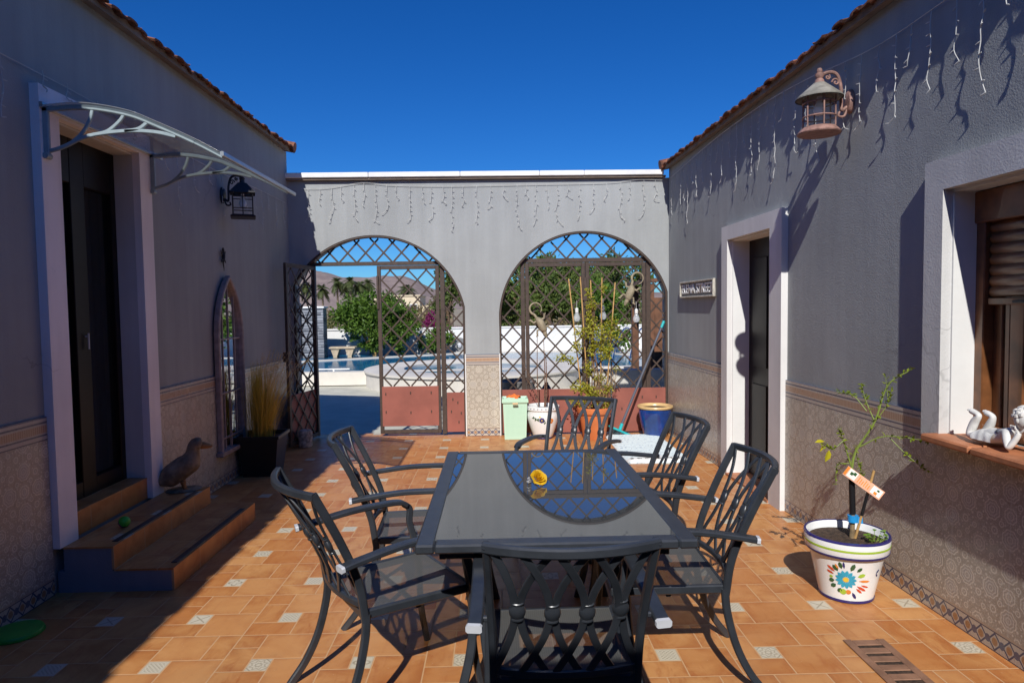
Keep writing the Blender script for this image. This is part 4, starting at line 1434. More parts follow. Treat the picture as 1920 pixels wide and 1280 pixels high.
M_duck = simple("carved_driftwood", (.20, .155, .105), .75, var=.55, scale=9, bmp=.4, bscale=45)
M_duck2 = simple("pale_carved_wood", (.33, .15, .045), .7, var=.3, scale=12)
DK = thing('duck_statue', 'carved brown wooden duck standing on the upper step by the doorway', 'statue', (-2.29, 4.83, .256), R(28))
DK.scale = (.88, .88, .84)
V_ = [(-.20, 0, .085), (-.13, 0, .115), (-.03, 0, .165), (.055, 0, .245), (.078, 0, .315), (.078, 0, .355), (.092, 0, .392), (.122, 0, .396), (.150, 0, .388)]
skin('body', V_, [(i, i + 1) for i in range(8)], [.030, (.068, .076), (.098, .106), (.088, .098), (.062, .060), (.056, .054), (.066, .066), (.066, .066), (.044, .040)], M_duck, DK, 2, 2)
skin('bill', [(.115, 0, .382), (.165, 0, .372), (.205, 0, .362), (.228, 0, .362)], [(0, 1), (1, 2), (2, 3)], [(.05, .042), (.044, .032), (.046, .018), (.038, .010)], M_duck2, DK, 2)
for sy in (-1, 1):
    skin('leg', [(-.01, sy * .035, .10), (.0, sy * .038, .05), (.005, sy * .04, .016), (.035, sy * .045, .014)], [(0, 1), (1, 2), (2, 3)], [.032, .018, .016, (.030, .010)], M_duck2, DK, 1)
b = MB(); b.lathe([(0, 0), (.10, 0), (.105, .008), (.095, .018), (0, .02)], 20, Matrix.Diagonal((1.35, .95, 1, 1))); b.build('base', M_duck, DK, smooth=True)

# ------------------------------------------------------------------ gothic mirror on the left wall
M_taupe = simple("taupe_wood_frame", (.30, .24, .225), .6, var=.2, scale=20)
m, t, p = newmat("mirror_glass")
co, x, y, z = objco(t)
p.inputs['Metallic'].default_value = 1.0
link(t, nz(t, co, 2, 2) * .01 + .008, p, 'Roughness')
p.inputs['Base Color'].default_value = (.75, .78, .8, 1)
M_mirror = m
GM = thing('arched_mirror', 'tall pointed arch mirror in a taupe frame behind the ornamental grass', 'mirror', (XL + .014, 6.10, .30))


def gothic(hw, z1, zt, n=14):
    """outline of a pointed arch, (y, z)"""
    pts = [(-hw, 0)]
    r_ = ((zt - z1) ** 2 + hw * hw) / (2 * hw)
    aend = math.asin((zt - z1) / r_)
    for k in range(n + 1):
        a = aend * k / n
        pts.append((-hw + r_ - r_ * math.cos(a), z1 + r_ * math.sin(a)))
    for k in range(n - 1, -1, -1):
        a = aend * k / n
        pts.append((hw - r_ + r_ * math.cos(a), z1 + r_ * math.sin(a)))
    pts.append((hw, 0))
    return pts


ol = gothic(.27, 1.02, 1.55)
b = MB(); b.bar([(.025, y_, z_) for y_, z_ in ol] + [(.025, -.27, 0)], .036, .05, up=(1, 0, 0)); b.bbox(.0, .06, -.31, .31, -.02, .02, .004); b.build('frame', M_taupe, GM)
b = MB(); b.prism(gothic(.255, 1.02, 1.53), 'x', .004, .010); b.build('mirror_glass', M_mirror, GM)
b = MB()
for y_ in (-.13, .0, .13): b.bbox(.011, .020, y_ - .0045, y_ + .0045, .02, 1.38 if y_ else 1.5, .002)
for z_ in (.12, .52, 1.0): b.bbox(.012, .022, -.25, .25, z_ - .007, z_ + .007, .002)
b.build('glazing_bars', M_taupe, GM)

# wall lizard
M_liz = simple("dark_lizard_metal", (.022, .018, .018), .5)


def lizard(name, label, loc, rz, s, m, head_up, tail_curl, cat='ornament', group=None):
    """flat metal lizard in its own x-z plane, facing -y"""
    T = thing(name, label, cat, loc, rz, group)
    k = -1 if not head_up else 1
    bod = [(0, 0, .16 * k), (0, 0, .115 * k), (.006, 0, .085 * k), (.012, 0, .03 * k), (0, 0, -.04 * k), (-.012, 0, -.085 * k)]
    rad = [.010, .028, .022, .046, .040, .018] if tail_curl else [.010, .024, .015, .030, .026, .014]
    skin('body', [(a * s, c * s, e * s) for a, c, e in bod], [(i, i + 1) for i in range(5)], [(r_ * s * 1.12, r_ * s * (1.0 if tail_curl else .7)) for r_ in rad], m, T, 2, 3)
    if tail_curl:
        pts = [(-.012 * s, 0, -.08 * k * s)]
        for i in range(15):
            a = -.9 + i / 14 * 5.0
            pts.append((( .02 - .062 * math.cos(a)) * s, 0, (-.165 * k - k * .062 * math.sin(a)) * s))
        pts = bez(pts, 3)
    else:
        pts = bez([(-.012 * s, 0, -.08 * k * s), (-.002 * s, 0, -.13 * k * s), (.012 * s, 0, -.17 * k * s), (.012 * s, 0, -.22 * k * s)], 5)
    n = len(pts)
    b = MB(); b.tube(pts, .0135 * s, 8, scale=[1 - .72 * i / (n - 1) for i in range(n)], up=(0, 1, 0)); b.build('tail', m, T, smooth=True)
    for sx in (-1, 1):
        for z0, dz, bend in ((.055, .04, 1), (-.045, -.03, -1)):
            b = MB()
            b.tube([(sx * .015 * s, 0, z0 * k * s), (sx * .058 * s, 0, (z0 - dz * .2) * k * s), (sx * .075 * s, 0, (z0 + dz * .75) * k * s)], .0105 * s, 6, up=(0, 1, 0))
            for f in (-1, 0, 1): b.tube([(sx * .075 * s, 0, (z0 + dz * .75) * k * s), ((sx * .085 + f * .012) * s, 0, (z0 + dz * 1.05 + .008 * bend) * k * s)], .0055 * s, 5, up=(0, 1, 0))
            b.build('leg', m, T, smooth=True)
    return T


lizard('lizard_ornament', 'small dark metal lizard fixed to the wall above the pointed mirror', (XL + .02, 6.07, 2.03), PI / 2, .55, M_liz, True, False)
M_gecko = simple("sandy_painted_metal", (.30, .25, .165), .7, var=.25, scale=18, bmp=.25)
lizard('gecko_ornament', 'sandy gecko ornament with looped tail hanging low, above the white ceramic pot', (.515, 8.03, 1.345), 0, 1.15, M_gecko, False, True).rotation_euler = (0, R(-24), 0)
g_ = lizard('gecko_ornament', 'sandy gecko ornament with looped tail hanging high, beside the gate post', (1.60, 8.03, 1.715), 0, 1.12, M_gecko, False, True)
for o in (g_,): o.rotation_euler = (0, R(22), 0)

# ------------------------------------------------------------------ planter of feather grass
PL = thing('square_planter', 'tall tapered black square planter on the floor before the arched mirror', 'planter', (-2.255, 6.36, 0), R(3))
b = MB()
b.lathe([(.0, 0), (.205, 0), (.268, .355)], 4, None, PI / 4)
b.build('planter_body', M_black, PL)
b = MB(); b.lathe([(.262, .356), (.288, .357), (.288, .385), (.262, .385), (.258, .345)], 4, None, PI / 4); b.build('rim', M_black, PL)
b = MB(); b.lathe([(0, .345), (.257, .345)], 4, None, PI / 4); b.build('soil', M_soil, PL)
M_grass = mat_leaf("dry_feather_grass", (.24, .22, .04), (.66, .46, .10), .3)
M_plume = mat_leaf("straw_plume", (.50, .38, .2), (.70, .54, .32), .3)
FG = thing('feather_grass', 'clump of golden green ornamental grass with straw plumes in the black planter', 'ornamental grass', (-2.255, 6.34, .34))
vs, fs = [], []
q = random.Random(21)


def blade(vs, fs, base, az, lean, L, w_, droop, n=6):
    o = len(vs)
    d = Vector((math.cos(az), math.sin(az), 0)); s_ = Vector((-d.y, d.x, 0))
    for i in range(n + 1):
        k = i / n
        a = lean * k + droop * k ** 3
        p_ = Vector(base) + d * (L * (lean * k * .85 + droop * .5 * k ** 3)) + Vector((0, 0, L * k * (1 - .25 * lean - droop * .5 * k * k)))
        ww = w_ * (1 - k) ** .6 if i < n else 0
        if i < n: vs.extend((p_ + s_ * ww / 2, p_ - s_ * ww / 2))
        else: vs.append(p_)
    for i in range(n - 1): fs.append((o + 2 * i, o + 2 * i + 1, o + 2 * i + 3, o + 2 * i + 2))
    fs.append((o + 2 * n - 2, o + 2 * n - 1, o + 2 * n))


for k in range(900):
    a = q.uniform(0, 2 * PI); r_ = abs(q.gauss(0, .05))
    az = a + q.gauss(0, .5)
    xdir = math.cos(az)
    lean = abs(q.gauss(.06, .26))
    L = q.uniform(.38, .82)
    # keep the clump off the wall
    if xdir < 0: lean *= .3
    if abs(math.sin(az)) > .6: lean *= 1.35
    blade(vs, fs, (r_ * math.cos(a), r_ * math.sin(a), 0), az, lean, L, q.uniform(.0035, .007), q.uniform(0, .35) * (0.3 if xdir < 0 else 1))
raw('blades', vs, fs, M_grass, FG)
vs, fs = [], []
for k in range(46):
    az = q.uniform(-1.2, 2.0)
    lean = q.uniform(.05, .42); L = q.uniform(.72, 1.02); dr_ = q.uniform(.05, .3)
    base = (q.gauss(0, .03), q.gauss(0, .03), 0)
    blade(vs, fs, base, az, lean, L, .003, dr_, 8)
    d = Vector((math.cos(az), math.sin(az), 0))
    for i in range(34):
        kk = .74 + .26 * i / 34
        p_ = Vector(base) + d * (L * (lean * kk * .85 + dr_ * .5 * kk ** 3)) + Vector((0, 0, L * kk * (1 - .25 * lean - dr_ * .5 * kk * kk)))
        o = len(vs)
        dd = Vector((q.uniform(-1, 1), q.uniform(-1, 1), q.uniform(.2, 1.6))).normalized() * q.uniform(.015, .035)
        s_ = Vector((-dd.y, dd.x, 0)).normalized() * .0018
        vs.extend((p_ - s_, p_ + s_, p_ + dd)); fs.append((o, o + 1, o + 2))
raw('plumes', vs, fs, M_plume, FG)

# stone doorstop by the open leaf
M_stone = simple("mottled_limestone", (.46, .38, .30), .85, var=.5, scale=24, bmp=.6, bscale=30)
b = MB()
q = random.Random(2)
prof = [(0, 0), (.070, 0), (.078, .015), (.076, .06), (.080, .12), (.078, .17), (.066, .192), (.03, .2), (0, .2)]
b.lathe(prof, 14)
b.v = [(x_ * (1 + .07 * noise.noise(Vector((x_ * 22, y_ * 22, z_ * 16)))), y_ * (1 + .07 * noise.noise(Vector((x_ * 22, y_ * 22, z_ * 16 + 9)))), z_) for x_, y_, z_ in b.v]
o = b.build('stone_doorstop', M_stone, smooth=True); o.location = (-2.20, 7.56, .001); tag(o, 'mottled beige stone block on the floor before the open gate leaf', 'doorstop')

# ------------------------------------------------------------------ pots along the right gate
M_mint = simple("mint_plastic", (.45, .66, .50), .4, var=.04)
BN = thing('laundry_bin', 'pale mint green plastic bin with lid open beside the tiled pillar', 'bin', (.19, 7.86, 0))
m2, t, p = newmat("mint_plastic_grid")
co, x, y, z = objco(t)
gx, gz = (x / .014).fract(), (z / .014).fract()
hole = ((gx - .5).abs().max((gz - .5).abs())).lt(.22) * z.gt(.04) * z.lt(.40) * x.abs().lt(.11)
link(t, cmix(t, hole, (.47, .68, .52), (.36, .56, .43)), p, 'Base Color'); p.inputs['Roughness'].default_value = .4
b = MB()
b.lathe([(0, 0), (.165, 0), (.17, .005), (.190, .43), (.193, .435), (.186, .435), (.16, .02), (0, .02)], 4, Matrix.Diagonal((1.05, .82, 1, 1)), PI / 4); b.build('body', m2, BN)
b = MB(); b.lathe([(.190, .436), (.216, .436), (.220, .45), (.214, .482), (.205, .486), (.186, .47), (.182, .45)], 4, Matrix.Diagonal((1.0, .82, 1, 1)), PI / 4); b.build('rim', M_mint, BN)
b = MB(); b.tube([(-.03, -.155, .432), (.03, -.155, .432)], .012, 8); b.build('handle', simple("bamboo_handle", (.55, .36, .17), .5), BN, smooth=True)
M_ocl = simple("orange_cloth", (.72, .16, .03), .9, var=.2, scale=30)
vs, fs = [], []
N = 14
for i in range(N + 1):
    for j in range(N + 1):
        a, c = i / N * 2 - 1, j / N * 2 - 1
        vs.append((a * .085, c * .07, .03 * (1 - a * a) * (1 - c * c) + .028 * noise.noise(Vector((a * 2.5, c * 2.5, 3)))))
for i in range(N):
    for j in range(N): fs.append((i * (N + 1) + j, (i + 1) * (N + 1) + j, (i + 1) * (N + 1) + j + 1, i * (N + 1) + j + 1))
o = raw('orange_cloth', vs, fs, M_ocl, None, True); o.location = (.175, 7.85, .49); tag(o, 'crumpled orange cloth lying in the mouth of the mint bin', 'cloth')
b = MB(); b.lathe([(0, .455), (.182, .455)], 4, Matrix.Diagonal((1.0, .82, 1, 1)), PI / 4); b.build('dark_fill', M_dark, BN)

WP = thing('ceramic_pot', 'white round ceramic pot painted with a flower garland behind the table end chair', 'flowerpot', (.52, 7.86, 0))
pw = [(0, 0), (.105, 0), (.112, .01), (.150, .12), (.188, .24), (.193, .29), (.182, .325), (.185, .335), (.198, .345), (.198, .385), (.188, .39), (.180, .38), (.176, .335), (.18, .3), (0, .30)]
RW = lambda zz: .150 + (.188 - .150) * (zz - .12) / .12 if zz < .24 else .190
DB = MB(); DB.lathe(pw, 36)
b = MB(); b.lathe([(.106, .001), (.114, .009), (.118, .02), (.1195, .02), (.115, .004)], 36); b.build('purple_foot_band', M_navy, WP, smooth=True)
FW = math.atan2(-7.86, -.52) + .02
decal(DB, M_navy, RW, [(FW - .08, .235, petal_ol(2 * PI * k / 7, .004, .034, .026)) for k in range(7)])
decal(DB, M_orng, RW, [(FW + .52, .225, petal_ol(2 * PI * k / 6, .004, .034, .028)) for k in range(6)])
decal(DB, M_green, RW, [(FW - .4, .245, petal_ol(a, .0, .035, .015)) for a in (.2, 2.6, 3.6, -.7)] + [(FW + .2, .225, petal_ol(a, .01, .045, .016)) for a in (.0, 3.1, -.9, -2.2)] + [(FW - .55, .255, petal_ol(a, .0, .04, .012)) for a in (3.0, 2.2)])
decal(DB, M_yel, RW, [(FW - .08, .235, disc_ol(.009)), (FW - .2, .275, disc_ol(.010)), (FW + .35, .20, disc_ol(.011))], .0028)
for k in range(26):
    a = 2 * PI * k / 26
    DB.cur = 7; DB.ball((.1985 * math.cos(a), .1985 * math.sin(a), .365), (.006, .006, .008), 6)
DB.build('body', [M_gwhite] + PAINTS, WP, smooth=True)
b = MB(); b.lathe([(0, .345), (.178, .342)], 24); b.build('soil', M_soil, WP)
TS = thing('leafless_shrub', 'bare thorny stems rising from the white ceramic pot', 'plant', (.52, 7.86, .33))
M_bare = simple("dry_brown_stem", (.16, .09, .06), .8, var=.3, scale=30)
b = MB(); vs, fs = [], []
q = random.Random(4)
for pts, r_ in (([(.02, 0, 0), (.03, .01, .4), (.02, 0, .85)], .008), ([(.03, 0, 0), (.05, .02, .3), (.045, .01, .62)], .010), ([(-.05, 0, 0), (-.06, 0, .45), (-.055, 0, .9)], .007),
                ([(-.05, 0, .25), (-.16, .0, .42), (-.25, .02, .62)], .004), ([(.04, 0, .1), (.02, -.05, .25), (.03, -.06, .35)], .004), ([(-.055, 0, .12), (-.14, -.02, .3), (-.2, 0, .38)], .004)):
    cv = bez(pts, 6); b.tube(cv, r_, 6, scale=[1 - .5 * i / 12 for i in range(13)])
    for c in cv[3:]:
        if q.random() < .5: leaf_geo(vs, fs, c, (q.uniform(-1, 1), q.uniform(-1, .2), q.uniform(-.3, .8)), (0, 0, 1), q.uniform(.02, .035), .012)
b.build('stems', M_bare, TS, smooth=True); raw('leaves', vs, fs, mat_leaf("dull_red_leaf", (.10, .05, .03), (.16, .10, .04)), TS)

TP = thing('terracotta_pot', 'orange plastic terracotta coloured pot holding the climbing plant', 'flowerpot', (1.12, 7.78, 0))
b = MB(); b.lathe([(0, 0), (.128, 0), (.134, .01), (.175, .30), (.195, .302), (.202, .315), (.204, .365), (.196, .372), (.185, .37), (.178, .31), (.0, .30)], 36); b.build('body', M_terra, TP, smooth=True)
b = MB(); b.lathe([(0, .34), (.18, .338)], 24); b.build('soil', M_soil, TP)
CL = thing('climbing_plant', 'bushy yellow green climbing plant on bamboo canes in the terracotta pot', 'climbing plant', (1.12, 7.78, .335))
vs, fs = [], []
q = random.Random(9)
vs2, fs2 = [], []
b = MB()
for a, c in ((-.05, .0), (.0, .05), (.06, -.03)):
    b.tube(bez([(a, c, 0), (a * .6 + .01, c, .4), (a * .3 - .02, c * .4, .8), (a * .2, c * .3, 1.22)], 6), .007, 6)
for k in range(16):
    z0 = q.uniform(.15, 1.1); az = q.uniform(0, 2 * PI); L = q.uniform(.08, .24)
    b.tube(bez([(0, 0, z0), (L * .5 * math.cos(az), L * .35 * math.sin(az), z0 + .06), (L * math.cos(az), L * .6 * math.sin(az), z0 + q.uniform(-.05, .1))], 4), .003, 5)
b.build('stems', M_bare, CL, smooth=True)
clumps = [(-.06, 0, 1.38, .05, .06), (-.03, 0, 1.22, .08, .10), (-.04, 0, 1.05, .07, .10), (.06, 0, .90, .20, .12), (.20, 0, 1.0, .10, .09), (-.16, 0, .92, .08, .08), (-.20, 0, .75, .07, .08), (.10, 0, .74, .15, .09), (.27, 0, .86, .07, .08), (-.38, -.01, .62, .08, .055), (-.27, 0, .60, .07, .05), (-.06, 0, .50, .06, .12), (-.16, 0, .27, .12, .09), (-.03, -.02, .20, .13, .10), (-.20, 0, .10, .13, .06), (.13, 0, .63, .10, .05), (.26, 0, .48, .05, .04), (.06, 0, .38, .07, .07), (.12, 0, 1.42, .04, .05), (.08, 0, .08, .12, .06), (-.02, 0, .72, .06, .1), (.16, 0, .25, .07, .08)]
for k in range(46):
    a = q.uniform(.0, .24); z0 = q.uniform(0, .3)
    b2_ = MB() if k == 0 else b2_
    b2_.tube(bez([(a * .5, q.uniform(-.05, .05), z0), (a, q.uniform(-.08, .05), z0 + .12), (a + q.uniform(-.05, .06), q.uniform(-.08, .06), z0 + q.uniform(.18, .34))], 4), .0022, 4)
b2_.build('dry_shoots', simple("dry_straw_shoot", (.30, .20, .10), .8, var=.4, scale=30), CL)
for cx, cy, cz, rx, rz_ in clumps:
    for k in range(int(700 * rx * rz_ / .02)):
        v_ = Vector((q.gauss(0, 1), q.gauss(0, 1), q.gauss(0, 1))).normalized() * (q.random() ** .45)
        c = Vector((cx + v_.x * rx, cy - .02 + v_.y * rx * .75, cz + v_.z * rz_))
        if q.random() < .40: leaf_geo(vs, fs, c, (q.uniform(-1, 1), q.uniform(-1, .4), q.uniform(-.7, .5)), (q.uniform(-.4, .4), -.5, 1), q.uniform(.025, .042), q.uniform(.014, .022))
raw('foliage', vs, fs, mat_leaf("climber_leaf", (.13, .15, .014), (.46, .43, .045), .35), CL)
for i, (pts) in enumerate((((-.12, .05, -.02), (-.28, .06, 1.54)), ((-.05, .09, -.02), (-.14, .08, 1.56)), ((.03, .09, -.02), (-.02, .08, 1.52)), ((.08, .05, -.02), (.11, .05, 1.55)), ((.13, 0, -.02), (.26, .02, 1.49)))):
    b = MB(); b.tube([pts[0], pts[1]], .0075, 7); b.build('cane', M_cane, CL, smooth=True)

BP = thing('blue_pot', 'empty cobalt blue glazed pot with sand coloured rim in the patio corner', 'flowerpot', (1.845, 7.80, 0))
b = MB(); b.lathe([(0, 0), (.125, 0), (.132, .012), (.165, .14), (.190, .28), (.192, .33), (.188, .338), (0, .33)], 36); b.build('body', M_blueg, BP, smooth=True)
b = MB(); b.lathe([(.187, .3385), (.203, .345), (.210, .36), (.205, .374), (.190, .376), (.176, .366), (.17, .34)], 36); b.build('rim', M_sand, BP, smooth=True)
b = MB(); b.lathe([(0, .341), (.172, .343)], 24); b.build('soil', M_soil, BP)

# broom
M_grey = simple("grey_blue_handle", (.09, .10, .13), .35, var=.1)
M_teal = simple("teal_plastic", (.015, .40, .42), .4)
M_brist = simple("dark_bristles", (.035, .05, .06), .9, var=.4, scale=60)
BR = thing('scrubbing_broom', 'long handled broom with teal head leaning beside the blue pot', 'broom', (1.42, 7.80, 0))
h0, h1 = Vector((.0, 0, .085)), Vector((.575, .17, 1.36))
b = MB(); b.tube([h0.lerp(h1, .04), h0.lerp(h1, .95)], .0145, 10); b.build('handle', M_grey, BR, smooth=True)
b = MB(); b.tube([h0.lerp(h1, .94), h1], .017, 10); b.build('grip', M_teal, BR, smooth=True)
Mh = Matrix.Translation((.0, 0, .055)) @ Matrix.Rotation(R(24), 4, 'Y')
b = MB(); b.bbox(-.15, .15, -.035, .035, .012, .035, .01, Mh); b.tube([Vector((0, 0, .07)), h0.lerp(h1, .06)], .02, 10); b.build('head', M_teal, BR, smooth=True)
b = MB()
q = random.Random(6)
for k in range(150):
    x_, y_ = q.uniform(-.11, .11), q.uniform(-.03, .03)
    b.tube([Mh @ Vector((x_, y_, .012)), Mh @ Vector((x_ * 1.08, y_ * 1.3, -.045))], .0035, 4)
b.build('bristles', M_brist, BR)
PO = thing('metal_pole', 'thin grey metal pole standing upright behind the climbing plant', 'pole', (1.355, 7.98, 0))
b = MB(); b.tube([(0, 0, 0), (.01, .02, .92)], .011, 8); b.build('pole_shaft', M_grey, PO, smooth=True)

# patterned mat
m, t, p = newmat("patterned_mat")
co, x, y, z = objco(t)
cell = comb(t, x * 14 + (y * 9).floor() * .5, y * 9, 0.0)
n1 = nz(t, comb(t, x * 1.0, y * .55, 0.0), 42, 2, .5, .4)
n2 = nz(t, comb(t, x + 3.0, y * .5, 0.0), 60, 2, .5)
base = cmix(t, sstep(n1, .58, .66), (.70, .79, .80), (.38, .46, .54))
base = cmix(t, sstep(n2, .66, .74), base, (.45, .38, .32))
q_ = ((x + .004) / .077).fract() - .5
fr = hyp(q_ * .077, y + .615)
paw = fr.lt(.026) * sstep(nz(t, co, 60, 2), .42, .5)
base = cmix(t, (y + .615).abs().lt(.055), base, (.72, .72, .69))
base = cmix(t, paw, base, (.05, .045, .045))
link(t, base, p, 'Base Color'); p.inputs['Roughness'].default_value = .85
bump(t, p, nz(t, co, 26, 3), .35, .02)
MT = MB(); N = 24
vs, fs = [], []
for i in range(N + 1):
    for j in range(2 * N + 1):
        a, c = i / N * 2 - 1, j / N - 1
        ed = min(1, (1 - abs(a)) * 9) * min(1, (1 - abs(c)) * 18)
        vs.append((a * .315, c * .685, .006 + .032 * ed ** .5 + .004 * noise.noise(Vector((a * 4, c * 8, 1)))))
W_ = 2 * N + 1
for i in range(N):
    for j in range(2 * N): fs.append((i * W_ + j, (i + 1) * W_ + j, (i + 1) * W_ + j + 1, i * W_ + j + 1))
nb = len(vs)
vs += [(-.315, -.685, 0), (.315, -.685, 0), (.315, .685, 0), (-.315, .685, 0)]; fs.append((nb + 3, nb + 2, nb + 1, nb))
for (i0, j0), (i1, j1), a, c in (((0, 0), (N, 0), 0, 1), ((N, 0), (N, 2 * N), 1, 2), ((N, 2 * N), (0, 2 * N), 2, 3), ((0, 2 * N), (0, 0), 3, 0)):
    fs.append((i0 * W_ + j0, i1 * W_ + j1, nb + c, nb + a))
o = raw('pet_mat', vs, fs, m, None, True); o.location = (1.575, 7.14, .001); o.rotation_euler = (0, 0, R(.6)); tag(o, 'thin pale blue patterned pet mat on the floor beyond the table', 'mat')

# solar bulbs hanging on the gate
M_cbulb = mat_glass("bulb_glass", (.9, .95, 1), .03, .3)
for (bx, bz, lb) in ((1.272, 1.44, 'clear glass bulb lamp hanging in front of the climbing plant'), (1.675, 1.40, 'clear glass bulb lamp hanging under the higher gecko ornament by the gate post'), (.955, 1.42, 'clear glass bulb lamp hanging between the white pot stems and the climbing plant')):
    T = thing('hanging_bulb', lb, 'bulb lamp', (bx, 8.03, bz), 0, 'bulb lamps on the gate')
    b = MB(); b.lathe([(0, -.055), (.028, -.048), (.042, -.022), (.040, .005), (.024, .04), (.019, .06), (0, .06)], 16); b.build('bulb_glass', M_cbulb, T, smooth=True)
    b = MB(); b.lathe([(0, .06), (.02, .06), (.021, .10), (.010, .112), (0, .114)], 12); b.build('cap', M_bulb, T, smooth=True)
    b = MB(); b.tube([(0, 0, .112), (.004, .03, .20)], .0025, 5); b.tube([(0, 0, .06), (.003, 0, .01), (-.006, 0, -.015)], .003, 5); b.build('wire', M_wire, T)

# ------------------------------------------------------------------ street sign
M_sign = simple("aged_cream_enamel", (.50, .47, .40), .5, var=.25, scale=30)
M_signd = simple("sign_recess_grey", (.20, .185, .17), .6, var=.25, scale=18)
SG = thing('street_sign', 'cream framed nameplate reading ELENA STREET on the wall beyond the door niche', 'sign', (xr(6.93) - .004, 6.93, 1.715), -PI / 2 + TH)
W2, H2 = .545, .088
b = MB(); b.bbox(-W2, W2, -.012, 0, -H2, H2, .003); b.build('plate', M_signd, SG)
b = MB()
b.bbox(-W2, W2, -.034, -.010, H2 - .016, H2, .003); b.bbox(-W2, W2, -.034, -.010, -H2, -H2 + .016, .003)
b.bbox(-W2, -W2 + .022, -.034, -.010, -H2 + .016, H2 - .016, .003); b.bbox(W2 - .022, W2, -.034, -.010, -H2 + .016, H2 - .016, .003); b.build('border', M_sign, SG)
cu = bpy.data.curves.new('lettering', 'FONT')
cu.body = "ELENA STREET"
cu.align_x = 'CENTER'; cu.align_y = 'CENTER'
cu.size = .135; cu.extrude = .005; cu.offset = .0015
tx = bpy.data.objects.new('lettering', cu); COL.objects.link(tx)
bpy.context.view_layer.update()
dg = bpy.context.evaluated_depsgraph_get()
me = bpy.data.meshes.new_from_object(tx.evaluated_get(dg))
bpy.data.objects.remove(tx)
xs_ = [v_.co.x for v_ in me.vertices]
sc_ = (2 * W2 - .09) / (max(xs_) - min(xs_))
lo_ = bpy.data.objects.new('lettering', me); COL.objects.link(lo_)
me.materials.clear(); me.materials.append(M_bulb)
lo_.parent = SG; lo_.rotation_euler = (PI / 2, 0, 0); lo_.scale = (sc_, 1.02, 1); lo_.location = (0, -.017, 0)

# ------------------------------------------------------------------ reclining child statue on the sill
M_plaster = simple("white_plaster", (.66, .65, .62), .7, var=.1, scale=14, bmp=.12, bscale=40)
CS = thing('child_statue', 'white plaster statue of a child lying on its belly, feet up, on the window sill', 'statue', (xr(2.86) - .005, 2.865, .907), -PI / 2 + TH)
CS.scale = (.93, .93, .93)
# local x runs towards the camera (head), y into the wall
VS = [(.02, 0, .055),          # 0 pelvis
      (.07, 0, .060), (.115, 0, .075), (.150, 0, .105), (.158, 0, .125),   # 1-4 spine, chest, neck
      (-.035, -.022, .042), (-.125, -.030, .030), (-.105, -.020, .10), (-.075, -.018, .135), (-.136, -.020, .152),   # 5-9 near leg
      (-.035, .022, .042), (-.105, .028, .030), (-.055, .022, .095), (-.035, .02, .135), (-.092, .02, .150),      # 10-14 far leg
      (.118, -.042, .085), (.150, -.055, .020), (.175, -.036, .075), (.178, -.028, .100),      # 15-18 near arm
      (.118, .042, .085), (.155, .055, .020), (.180, .036, .075), (.182, .028, .100)]
ES = [(0, 1), (1, 2), (2, 3), (3, 4), (0, 5), (5, 6), (6, 7), (7, 8), (8, 9), (0, 10), (10, 11), (11, 12), (12, 13), (13, 14), (2, 15), (15, 16), (16, 17), (17, 18), (2, 19), (19, 20), (20, 21), (21, 22)]
RS = [.042, .038, .040, .024, .020, .032, .024, .021, .015, (.017, .014), .032, .024, .021, .015, (.017, .014), .020, .016, .013, .012, .020, .016, .013, .012]
skin('body', VS, ES, RS, M_plaster, CS, 2, 0)
b = MB()
hc = Vector((.178, 0, .158))
b.ball(hc, (.047, .043, .050), 20)
b.ball(hc + Vector((.030, 0, -.014)), (.026, .030, .028), 14)
b.ball(hc + Vector((.052, 0, -.010)), (.009, .007, .007), 8)
for s in (-1, 1):
    b.ball(hc + Vector((.038, s * .017, .004)), (.007, .008, .006), 8)
    b.ball(hc + Vector((.004, s * .043, -.006)), (.009, .006, .012), 8)
    b.ball(hc + Vector((.036, s * .020, -.018)), (.012, .013, .012), 8)
b.tube([hc + Vector((.048, -.010, -.026)), hc + Vector((.052, 0, -.028)), hc + Vector((.048, .010, -.026))], .003, 6)
b.build('head', M_plaster, CS, smooth=True)
b = MB()
q = random.Random(8)
for k in range(70):
    a = q.uniform(0, 2 * PI); e = q.uniform(.1, 1.5)
    d = Vector((math.cos(a) * math.cos(e), math.sin(a) * math.cos(e), math.sin(e)))
    if d.x > .55 and d.z < .75: continue
    b.ball(hc + Vector((d.x * .045 - .004, d.y * .043, d.z * .048 + .004)), q.uniform(.008, .013), 7)
b.build('hair', M_plaster, CS, smooth=True)
b = MB()
for s, fx in ((-1, -.118), (1, -.072)):
    for k in range(5): b.ball((fx - .016 - .002 * k, s * .02 + (k - 2) * .0055, .153 + .002 * (k % 2)), (.007, .0034, .0045), 6)
for s in (-1, 1):
    for k in range(4): b.tube([(.178 + k * .001, s * (.030 + .002 * k), .098), (.172 - .007 * k, s * .042, .116), (.170 - .008 * k, s * .044, .128)], .0042, 6)
    b.tube([(.182, s * .028, .096), (.196, s * .028, .108), (.202, s * .024, .118)], .0044, 6)
b.build('fingers_and_toes', M_plaster, CS, smooth=True)
